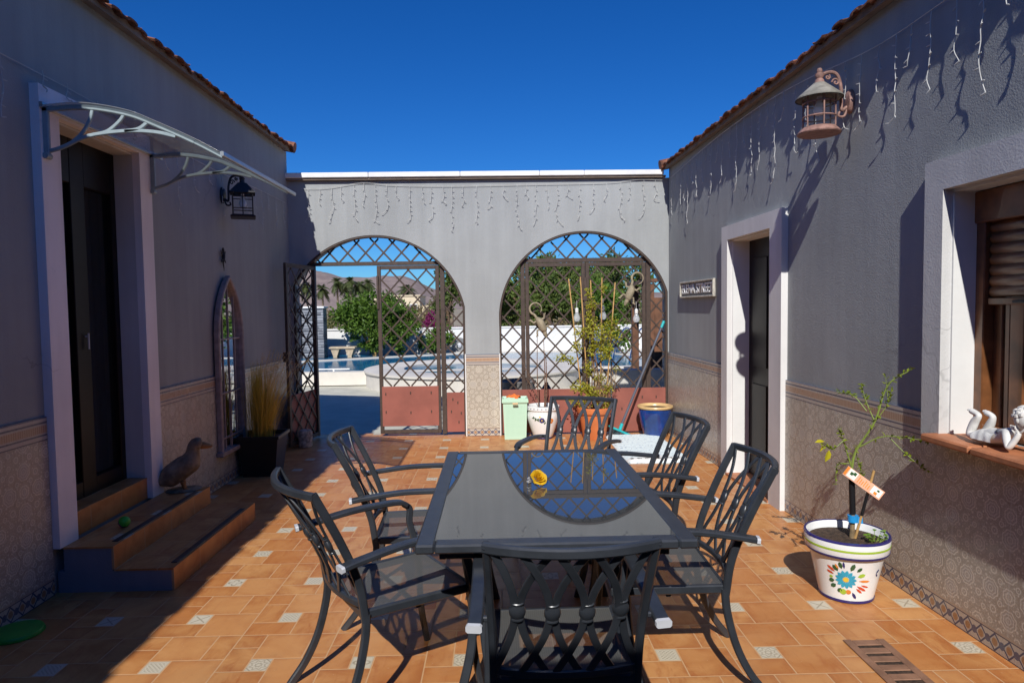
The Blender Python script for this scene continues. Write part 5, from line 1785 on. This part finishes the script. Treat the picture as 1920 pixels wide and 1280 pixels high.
# loincloth drape
vs, fs = [], []
N, K = 14, 10
for i in range(N + 1):
    for j in range(K + 1):
        u_, a = i / N, PI * (j / K)
        xx = -.075 + .125 * u_
        rr = .052 + .0022 * math.sin(u_ * 17 + j * 1.1) + .002 * math.sin(j * 2.1 + u_ * 5)
        vs.append((xx, -math.cos(a) * (rr + .012), .028 + math.sin(a) * rr * (1.05 if u_ > .4 else .8 + .6 * u_)))
for i in range(N):
    for j in range(K): fs.append((i * (K + 1) + j, (i + 1) * (K + 1) + j, (i + 1) * (K + 1) + j + 1, i * (K + 1) + j + 1))
raw('cloth', vs, fs, M_plaster, CS, True)
b = MB(); b.ball((.066, -.030, .082), (.017, .014, .015), 10); b.build('grey_bow', simple("grey_plaster_patch", (.13, .14, .17), .8), CS, smooth=True)
# ------------------------------------------------------------------ pool garden beyond the arches
WZ = .20
# raised deck behind the pool, cut around the water
pool_pts = [(-9.0, 14.2), (-2.0, 14.2), (3.6, 14.5), (4.1, 16.6), (3.4, 19.4), (1.0, 20.1), (-1.2, 19.9), (-3.4, 18.7), (-5.2, 17.6), (-9.0, 16.6)]
pool_in = [Vector((a, c, 0)) for a, c in [(-9.0, 14.5), (-2.0, 14.5), (3.3, 14.8), (3.7, 16.6), (3.1, 19.1), (1.0, 19.75), (-1.1, 19.55), (-3.2, 18.4), (-5.0, 17.3), (-9.0, 16.2)]]
m, t, p = newmat("pool_water")
co, x, y, z = objco(t)
wv = nz(t, comb(t, x * 1.0, y * .35, 0.0), 5, 4, .55, .6)
link(t, cmix(t, sstep(wv, .35, .7), (.004, .085, .20), (.012, .16, .29)), p, 'Base Color')
p.inputs['Roughness'].default_value = .08
p.inputs['IOR'].default_value = 1.22
p.inputs['Specular IOR Level'].default_value = .12
bump(t, p, wv, .25, .03)
M_water = m
structure(raw('water', [(-10, 14.4, WZ + .012), (4.0, 14.6, WZ + .012), (4.2, 20.2, WZ + .012), (-10, 20.2, WZ + .012)], [(0, 1, 2, 3)], M_water))
b = MB()
# deck ring: quads between the inner edge and an outer rectangle
n = len(pool_in)
for i in range(n - 1):
    a, c = pool_in[i], pool_in[i + 1]
    a2, c2 = Vector(pool_pts[i] + (0,)), Vector(pool_pts[i + 1] + (0,))
    b.add([(a.x, a.y, WZ + .03), (c.x, c.y, WZ + .03), (c2.x, c2.y, WZ + .03), (a2.x, a2.y, WZ + .03), (a.x, a.y, -.05), (c.x, c.y, -.05), (c2.x, c2.y, -.05), (a2.x, a2.y, -.05)], [(0, 1, 2, 3), (4, 7, 6, 5), (0, 4, 5, 1), (2, 6, 7, 3)])
SPL = thing('swimming_pool', 'long swimming pool of deep blue water with white rim beyond the gates', 'swimming pool')
b.build('rim', M_poolwhite, SPL)
m, t, p = newmat("pool_mosaic")
co, x, y, z = objco(t)
rn = white(t, comb(t, (x * 12).floor(), (y * 12).floor(), (z * 12).floor()))
link(t, cmix(t, rn, (.02, .10, .24), (.07, .26, .42)), p, 'Base Color'); p.inputs['Roughness'].default_value = .2
b = MB()
for i in range(n - 1):
    a, c = pool_in[i], pool_in[i + 1]
    ctr = Vector((-1, 17.3, 0))
    a_, c_ = a + (ctr - a).normalized() * .01, c + (ctr - c).normalized() * .01
    b.add([(a_.x, a_.y, WZ + .0), (c_.x, c_.y, WZ + .0), (c_.x, c_.y, -.04), (a_.x, a_.y, -.04)], [(0, 1, 2, 3)])
b.build('mosaic_band', m, SPL)
b = MB()
b.box(-14, 12, 20.25, 24, -.3, WZ + .02); b.box(-14, -9.0, 14.2, 20.25, -.3, WZ + .016); b.box(4.2, 12, 15.6, 20.25, -.3, WZ + .016)
b.add([(-9, 16.6, WZ - .004), (-5.2, 17.6, WZ - .004), (-3.4, 18.7, WZ - .004), (-1.2, 19.9, WZ - .004), (1, 20.1, WZ - .004), (3.4, 19.4, WZ - .004), (4.15, 16.6, WZ - .004), (4.2, 20.25, WZ - .004), (-9, 20.25, WZ - .004)], [(0, 1, 2, 8), (2, 3, 8), (3, 4, 7, 8), (4, 5, 7), (5, 6, 7)])
structure(b.build('raised_ground', M_poolwhite))

SP = thing('round_spa', 'low round white walled spa pool in front of the swimming pool', 'spa', (-.55, 14.6, -.07))
b = MB(); b.lathe([(2.30, 0), (2.30, .30), (2.34, .305), (2.34, .345), (2.30, .35), (1.52, .35), (1.50, .34), (1.50, .0)], 64); b.build('wall', M_poolwhite, SP, smooth=True)
b = MB(); b.lathe([(0, .29), (1.505, .29)], 48); b.build('water', M_water, SP)

PW = thing('perimeter_wall', 'white rendered garden wall running behind the pool', 'wall', (0, 21, 0))
b = MB(); b.box(-16, 14, 0, .2, -.2, .93); b.build('wall', M_white, PW)
b = MB(); b.bbox(-16, 14, -.03, .23, .93, .975, .008); b.build('coping', M_coping, PW)
PW.rotation_euler = (0, 0, R(3.0)); PW.location = (0, 20.55, 0)

m, t, p = newmat("stacked_slate")
co, x, y, z = objco(t)
row = (z / .075).floor()
rn = white(t, comb(t, ((x + white(t, comb(t, row, 0.0, 0.0)) * 2) / .22).floor(), row, 3.0))
link(t, cmix(t, rn, (.07, .078, .095), (.25, .265, .29)), p, 'Base Color')
bump(t, p, rn + ((z / .075).fract() - .5).abs() * -.6, .8, .03)
SL = thing('slate_pillar', 'grey stacked stone pillar with pale cap standing beside the pool', 'pillar', (-5.15, 18.9, WZ))
b = MB(); b.bbox(-.30, .30, -.2, .2, 0, 1.40, .01); b.build('shaft', m, SL)
b = MB(); b.bbox(-.33, .33, -.23, .23, 1.402, 1.46, .01); b.build('cap', M_coping, SL)
SW = thing('slate_wall', 'grey stacked stone wall seen through the open gate leaf', 'wall', (-6.4, 18.6, WZ))
b = MB(); b.box(-1.3, .9, 0, .3, 0, 1.55); b.build('stone_face', m, SW)

BE = thing('stone_bench', 'weathered stone bench standing below the white garden wall', 'bench', (-4.32, 18.7, WZ + .02))
M_cast = simple("cast_stone", (.46, .37, .25), .85, var=.2, scale=10, bmp=.2)
b = MB(); b.bbox(-.36, .36, -.17, .17, .25, .31, .012); b.build('seat', M_cast, BE)
for sx in (-1, 1):
    b = MB(); b.prism([(-.06, 0), (.06, 0), (.05, .05), (.08, .13), (.12, .25), (-.12, .25), (-.08, .13), (-.05, .05)], 'y', -.13, .13, Matrix.Translation((sx * .20, 0, 0))); b.build('leg', M_cast, BE)
M_leafbush = mat_leaf("glossy_bush_leaf", (.045, .095, .014), (.13, .22, .03))
M_leafpine = mat_leaf("dark_pine_needles", (.045, .078, .018), (.15, .20, .045), .15)
M_leafolive = mat_leaf("olive_scrub_leaf", (.09, .10, .03), (.22, .21, .085))
M_leafdry = mat_leaf("dry_scrub_leaf", (.14, .11, .05), (.28, .22, .11))
M_boug = mat_leaf("bougainvillea_bract", (.16, .02, .08), (.30, .04, .16))
M_palm = mat_leaf("palm_frond", (.035, .05, .015), (.10, .12, .04), .15)
M_trunk = simple("brown_trunk", (.13, .085, .05), .9, var=.3, scale=10, bmp=.4)
M_ptrunk = simple("palm_trunk", (.20, .15, .10), .9, var=.3, scale=4, bmp=.3)


def crown(name, m, parent, blobs, n, L, seed, W=.5):
    """leaf faces scattered through lumpy clusters; inner space left open"""
    q = np.random.default_rng(seed)
    vs, fs = [], []
    vol = np.array([b_[3] * b_[3] * b_[4] for b_ in blobs]); cnt = (n * vol / vol.sum()).astype(int) + 6
    for (cx, cy, cz, rx, rz_), c_ in zip(blobs, cnt):
        # sub-clumps make light and dark lumps
        ns = max(3, c_ // 45)
        sc = q.normal(size=(ns, 3)); sc /= np.linalg.norm(sc, axis=1)[:, None]; sc *= (q.random((ns, 1)) ** .4) * .85
        for k in range(c_):
            s_ = sc[q.integers(ns)]
            p_ = s_ + q.normal(size=3) * .17
            c = np.array([cx + p_[0] * rx, cy + p_[1] * rx, cz + p_[2] * rz_])
            d = q.normal(size=3) + p_ * .9 + np.array([0, 0, .25]); d /= np.linalg.norm(d)
            s2 = np.cross(d, q.normal(size=3)); s2 /= np.linalg.norm(s2) + 1e-9
            l = L * q.uniform(.6, 1.3)
            o = len(vs)
            up = np.cross(s2, d) * l * .12
            vs += [tuple(c), tuple(c + d * l * .5 + s2 * l * W * .5 + up), tuple(c + d * l), tuple(c + d * l * .5 - s2 * l * W * .5 + up)]
            fs.append((o, o + 1, o + 2, o + 3))
    return raw(name, vs, fs, m, parent)


def limbs(name, m, parent, base, tips, r0, seed):
    q = random.Random(seed)
    b = MB()
    for tp in tips:
        base_v, tp = Vector(base), Vector(tp)
        mid = base_v.lerp(tp, .5) + Vector((q.uniform(-.1, .1), q.uniform(-.1, .1), q.uniform(.0, .15))) * (tp - base_v).length
        cv = bez([base_v, mid, tp], 5); n_ = len(cv)
        b.tube(cv, r0, 6, scale=[1 - .75 * i / (n_ - 1) for i in range(n_)])
    return b.build(name, m, parent, smooth=True)


BS = thing('round_bush', 'large glossy green bush on several stems beside the stone bench', 'bush', (-3.62, 19.35, WZ))
crown('foliage', M_leafbush, BS, [(-.55, 0, 1.25, .62, .48), (.05, 0, 1.35, .70, .5), (.65, 0, 1.15, .62, .5), (.1, -.2, .75, .6, .4), (.75, 0, .72, .45, .35), (-.35, -.1, .75, .45, .3), (1.05, .1, .95, .35, .35), (-.2, 0, 1.62, .4, .22), (.45, 0, 1.60, .35, .22), (.2, 0, .35, .45, .25), (-.15, 0, .32, .4, .25), (.7, 0, .4, .4, .28)], 7600, .13, 1)
limbs('trunk', M_cane, BS, (.05, 0, 0), [(-.4, 0, .9), (.1, 0, 1.0), (.6, 0, .9), (-.1, -.1, .8), (.35, .1, .8)], .045, 1)
BU2 = thing('low_shrub', 'dark green shrub in the shade of the white garden wall, right of the large bush', 'bush', (-1.75, 20.0, WZ))
crown('foliage', M_leafbush, BU2, [(0, 0, .42, .38, .36), (-.35, .1, .36, .3, .3), (.2, 0, .65, .25, .2)], 1300, .12, 3)
limbs('trunk', M_trunk, BU2, (0, 0, 0), [(-.2, 0, .35), (.1, 0, .5), (.2, 0, .3)], .03, 2)

WD = thing('wall_roundel', 'round grey metal spout plate on the white garden wall behind the pool', 'spout', (-1.18, 20.46, .42))
b = MB(); b.lathe([(0, .02), (.16, .02), (.20, .035), (.235, .03), (.24, 0), (0, 0)], 28, Matrix.Rotation(PI / 2, 4, 'X')); b.build('disc', simple("grey_cast_metal", (.20, .20, .20), .6), WD, smooth=True)
b = MB(); b.ball((0, -.05, .0), (.07, .05, .09), 12); b.build('spout_head', M_cap, WD, smooth=True)

SKM = thing('pool_skimmer', 'white pool skimmer head lying on the pool edge', 'pool tool', (-3.55, 14.40, WZ + .03))
b = MB(); b.bar([(-.35, 0, .05), (.35, 0, .05)], .03, .025); b.bar([(0, 0, .04), (.02, -.03, .0)], .03, .03); b.build('bar', M_bulb, SKM)

# palms before the mountains
def palm(i, x, y, h, r_, label, seed):
    T = thing('palm_tree', label, 'palm', (x, y, -.35), 0, 'palms far behind the garden')
    q = random.Random(seed)
    b = MB(); b.tube([(0, 0, 0), (.1, 0, h * .5), (0, 0, h)], .22, 8, scale=[1.2, .9, .8]); b.build('trunk', M_ptrunk, T, smooth=True)
    vs, fs = [], []
    for k in range(40):
        az = q.uniform(0, 2 * PI); el = q.uniform(-1.0, 1.3); L = r_ * q.uniform(.75, 1.1)
        d = Vector((math.cos(az) * math.cos(el), math.sin(az) * math.cos(el), math.sin(el)))
        s_ = Vector((-math.sin(az), math.cos(az), 0))
        pr = None
        pts = [Vector((0, 0, h)) + d * L * j / 6 + Vector((0, 0, -.55 * L * (j / 6) ** 2)) for j in range(7)]
        for j in range(6):
            for sgn in (-1, 1):
                for e in (0, .5):
                    c = pts[j].lerp(pts[j + 1], e)
                    wl = L * .34 * math.sin(PI * (.12 + .8 * (j + e) / 6))
                    o = len(vs)
                    vs.extend((c, c + (pts[j + 1] - pts[j]) * .55, c + s_ * sgn * wl + (pts[j + 1] - pts[j]) * .8 + Vector((0, 0, -wl * .35))))
                    fs.append((o, o + 1, o + 2))
    raw('crown', vs, fs, M_palm, T)
    return T


PD = ['leftmost palm in the row before the mountains, half hidden by the gate post', 'second palm from the left in the row before the mountains', 'third palm from the left in the row before the mountains', 'fourth palm from the left in the row, one of the tallest', 'fifth palm from the left in the row before the mountains', 'sixth palm from the left in the row, right part of the tall group', 'rightmost palm of the row before the mountains']
for i, (x, zt_) in enumerate(((-36.2, 6.0), (-33.8, 5.6), (-31.4, 6.9), (-29.7, 5.9), (-28.2, 6.9), (-26.8, 6.3), (-25.6, 6.6))):
    palm(i, x, 128 + (i * 37) % 7, zt_ + .6, 1.95, PD[i], 30 + i)
palm(8, -8.4, 62, 3.7, 1.1, 'single palm seen through the closed leaf of the left gate', 51)
palm(9, -4.35, 62, 4.3, 1.3, 'single tall palm at the right edge of the left arch', 52)

# trees and scrub beyond the garden wall
def tree(name, label, cat, x, y, blobs, n, L, m, seed, th=1.4, group=None, tr=.14):
    T = thing(name, label, cat, (x, y, -.35), 0, group)
    crown('crown', m, T, blobs, n, L, seed, .45)
    tips = [(b_[0], b_[1], b_[2]) for b_ in blobs]
    b = MB(); b.tube([(0, 0, 0), (.03, 0, th * .6), (0, 0, th)], tr, 8, scale=[1.25, 1, .85]); b.build('trunk', M_trunk, T, smooth=True)
    limbs('limbs', M_trunk, T, (0, 0, th * .95), tips, tr * .55, seed)
    return T


def puff(q, w_, h, zb, n):
    return [(q.uniform(-w_, w_) * .75, q.uniform(-w_, w_) * .5, zb + h * q.uniform(.15, .85), w_ * q.uniform(.32, .5), h * q.uniform(.2, .32)) for _ in range(n)]


q = random.Random(77)
for x, y, w_, top, lb in ((1.2, 31, 1.5, 3.75, 'dark pine at the left of the row behind the right arch'), (3.1, 33, 1.6, 4.15, 'tallest dark pine in the middle of the right arch'), (4.6, 30, 1.5, 3.6, 'dark pine behind the right leaf of the right gate'), (6.0, 32, 1.5, 3.6, 'dark pine at the right of the row, near the wooden hut'), (2.2, 29, 1.1, 2.9, 'smaller dark pine in front of the tall ones'), (.5, 34, 1.5, 3.4, 'dark pine whose crown shows beside the pale pillar'), (3.9, 37, 1.9, 4.2, 'broad dark pine behind the tallest pine'), (5.3, 36, 1.7, 3.9, 'dark pine filling the gap before the hut'), (2.1, 36, 1.7, 4.0, 'broad dark pine behind the smaller pine')):
    tree('pine_tree', lb, 'pine', x, y, puff(q, w_, top - .5, .9, 11), 4200, .22, M_leafpine, int(x * 10), 1.5, 'pines beyond the garden wall')
tree('yucca_tree', 'dark spiky tree rising at the right edge of the left arch beyond the wall', 'tree', -2.55, 34, puff(q, .8, 2.6, 1.2, 7), 1800, .22, M_leafpine, 5, 1.6)
for i, (x, y, w_, h, m_, lb) in enumerate(((-9.4, 44, 2.2, 2.3, M_leafdry, 'broad straw coloured thicket beyond the wall, below the palms'), (-7.2, 42, 1.8, 2.5, M_leafolive, 'tall olive thicket in front of the cream villa'), (-5.2, 43, 1.8, 2.6, M_leafdry, 'brown thicket in front of the mountains, behind the bougainvillea'), (-3.4, 41, 1.5, 2.4, M_leafolive, 'olive thicket behind the dark spiky tree'), (-8.0, 30, 1.3, 1.5, M_leafolive, 'olive green scrub bush beyond the wall at the far left'), (-6.0, 29, 1.2, 1.3, M_leafolive, 'olive scrub bush behind the large glossy bush'), (-4.6, 31, 1.1, 1.9, M_leafdry, 'dry brown bush beyond the wall right of the large glossy bush'), (-3.6, 29, 1.0, 1.5, M_leafdry, 'dry brown bush next to the magenta bougainvillea'), (-2.4, 30, .9, 1.5, M_leafolive, 'olive bush at the right of the left arch'), (.6, 26, .9, 1.2, M_leafolive, 'grey green scrub bush at the left of the right arch'), (1.8, 25.5, .9, 1.15, M_leafdry, 'dry scrub bush below the pines at left'), (3.0, 26, .9, 1.2, M_leafolive, 'scrub bush below the tallest pine'), (4.4, 25, 1.0, 1.3, M_leafbush, 'dark green shrub below the pines at right'), (5.6, 26, 1.0, 1.4, M_leafolive, 'scrub bush beyond the wall near the hut'))):
    T = thing('scrub_bush', lb, 'bush', (x, y, -.35), 0, 'scrub beyond the garden wall')
    crown('foliage', m_, T, puff(q, w_, h, .2, 7), 1500, .15, 60 + i)
    limbs('trunk', M_trunk, T, (0, 0, 0), [(-.4, 0, h * .6), (.3, 0, h * .7), (0, .2, h * .5)], .04, i)
T = thing('bougainvillea', 'magenta bougainvillea bush beyond the white wall in the left arch', 'bush', (-2.0, 25.5, -.35))
crown('foliage', M_boug, T, puff(q, .75, 1.3, .55, 6), 1500, .13, 91)
limbs('trunk', M_trunk, T, (0, 0, 0), [(-.4, 0, .8), (.3, 0, .9), (0, .2, .7)], .04, 91)
T = thing('green_shrub', 'tall dark green shrub standing at the pool edge behind the chrome handrails', 'bush', (3.05, 18.9, WZ))
crown('foliage', M_leafbush, T, puff(q, .85, 2.1, .0, 10), 3200, .13, 95)
limbs('trunk', M_trunk, T, (0, 0, 0), [(-.3, 0, 1.0), (.3, 0, 1.1), (0, .1, 1.3)], .045, 95)

# villa far behind
HV = thing('cream_villa', 'cream flat roofed villa partly hidden by trees far behind the pool', 'house', (-7.6, 52, -.35))
M_cream = simple("cream_render", (.62, .52, .36), .8, var=.08, scale=2)
b = MB(); b.box(-2.0, 1.6, 0, 4, 0, 2.9); b.box(1.6, 2.4, .5, 4, 0, 2.2); b.build('wall', M_cream, HV)
b = MB(); b.bbox(-2.08, 1.68, -.08, 4.08, 2.902, 3.0, .01); b.build('roof', M_cream, HV)
for xw in (-1.3, 0, 1.1):
    b = MB(); b.bbox(xw - .3, xw + .3, -.04, .0, 1.3, 2.3, .01); wo = b.build('window', M_white, HV)
    b = MB(); b.box(xw - .24, xw + .24, -.05, -.042, 1.36, 2.24); b.build('pane', M_dark, wo)

# pool handrails
M_chrome = simple("chrome_tube", (.72, .74, .76), .12, metal=1.0, var=.03)
HRL = thing('pool_handrail', 'pair of curved chrome handrails at the end of the pool', 'handrail', (3.1, 16.6, WZ))
for dx in (0, .42):
    b = MB(); b.tube(bez([(-.28 + dx, -.2, 0), (-.18 + dx, -.15, .35), (-.0 + dx, -.05, .72), (.15 + dx, .05, .80), (.28 + dx, .1, .65), (.32 + dx, .15, .2), (.32 + dx, .15, 0)], 5), .022, 8); b.build('rail', M_chrome, HRL, smooth=True)

# planter wall and wooden hut on the right
RW_ = thing('raised_bed_wall', 'pale grey curved retaining wall of a raised bed behind the closed gate', 'wall', (2.25, 12.5, -.07))
b = MB()
fr_ = [(-.95 + 1.75 * k / 16, -2.22 + .10 * ((k - 8) / 8) ** 2 + (.25 * ((k - 12) / 4) ** 2 if k > 12 else 0)) for k in range(17)]
for k in range(16):
    b.prism([fr_[k], fr_[k + 1], (fr_[k + 1][0], fr_[k + 1][1] + .22), (fr_[k][0], fr_[k][1] + .22)], 'z', 0, .63)
b.build('wall_face', simple("grey_render_wall", (.55, .53, .48), .85, var=.15, scale=4, bmp=.2), RW_)
M_hut = simple("brown_stained_wood", (.15, .065, .032), .6, var=.3, scale=8)
HT = thing('wooden_hut', 'brown timber garden hut with cross braced rail behind the closed gate', 'hut', (3.02, 11.0, -.07))
b = MB()

for x0 in (-.50, .55):
    for y0 in (0, 1.2):
        b = MB(); b.bbox(x0 - .06, x0 + .06, y0 - .06, y0 + .06, 0, 1.98, .006); b.build('post', M_hut, HT)
b = MB(); b.box(-.44, .49, -.03, .01, 1.0, 1.75); b.box(-.22, .49, 1.18, 1.22, .1, 1.75); b.build('boards', M_hut, HT)
b = MB(); b.bar([(-.44, -.03, .62), (.49, -.03, .62)], .08, .05); b.bar([(-.44, -.03, .14), (.49, -.03, .14)], .08, .05); b.bar([(-.44, -.05, .16), (.49, -.05, .60)], .03, .06); b.bar([(-.44, -.045, .60), (.49, -.045, .16)], .03, .06); b.build('rail', M_hut, HT)
b = MB(); b.prism([(-.62, 1.985), (.80, 2.16), (.80, 2.22), (-.62, 2.04)], 'y', -.10, 1.4); b.build('roof', M_hut, HT)
b = MB(); b.lathe([(0, 0), (.085, 0), (.09, .03), (.09, .22), (.05, .28), (.035, .30), (.035, .33), (0, .33)], 16)
o = b.build('black_canister', M_black, smooth=True); o.location = (.82, 11.4, -.069); tag(o, 'small black canister on the terrace behind the closed gate', 'canister')
UR = MB(); UR.lathe([(0, 0), (.20, 0), (.26, .12), (.28, .34), (.24, .50), (.27, .56), (.24, .57), (.2, .5), (0, .48)], 24)
o = UR.build('grey_urn', simple("grey_cement", (.20, .19, .18), .9, var=.25, scale=7, bmp=.3), smooth=True); o.location = (.28, 9.6, -.069); tag(o, 'large grey cement urn on the terrace behind the mint bin', 'urn')

# mountains
prof = [(-2200, 190), (-1500, 215), (-1050, 200), (-734, 168), (-664, 150), (-626, 143), (-576, 126), (-522, 127), (-479, 123), (-422, 134), (-384, 128), (-349, 125), (-307, 113), (-252, 86), (-164, 62), (-65, 45), (100, 38), (400, 52), (900, 60), (1600, 90), (2200, 110)]
px_, pz_ = [a for a, _ in prof], [c for _, c in prof]
vs, fs = [], []
NX, NY = 260, 46
for i in range(NX + 1):
    x = -2200 + 4400 * i / NX if not (60 <= i <= 0) else 0
    for j in range(NY + 1):
        kk = j / NY
        y = 1850 + 900 * kk
        hgt = np.interp(x / (y / 2500), px_, pz_) * (y / 2500)
        rise = math.sin(min(1, kk / .74) * PI / 2) ** 1.25 if kk < .74 else 1 - .4 * (kk - .74) / .26
        gul = noise.fractal(Vector((x / 95, y / 420, 0)), 1, 2, 5) * 13 + noise.fractal(Vector((x / 28, y / 90, 5)), 1, 2, 4) * 4.5
        vs.append((x, y, max(-6, hgt * rise + gul * (rise ** .7) * (1 - .75 * max(0, 1 - abs(kk - .74) / .1)) - 3)))
for i in range(NX):
    for j in range(NY): fs.append((i * (NY + 1) + j, (i + 1) * (NY + 1) + j, (i + 1) * (NY + 1) + j + 1, i * (NY + 1) + j + 1))
m, t, p = newmat("dry_mountain_rock")
co, x, y, z = objco(t)
n1 = nz(t, co, .02, 6, .65); n2 = nz(t, co, .12, 4, .6)
c_ = cmix(t, sstep(n1, .35, .68), (.215, .165, .155), (.295, .232, .205))
c_ = cmix(t, sstep(n2, .55, .7) * .5, c_, (.14, .125, .11))
link(t, c_, p, 'Base Color'); p.inputs['Roughness'].default_value = .95; p.inputs['Specular IOR Level'].default_value = .1
structure(raw('mountains', vs, fs, m, None, True))
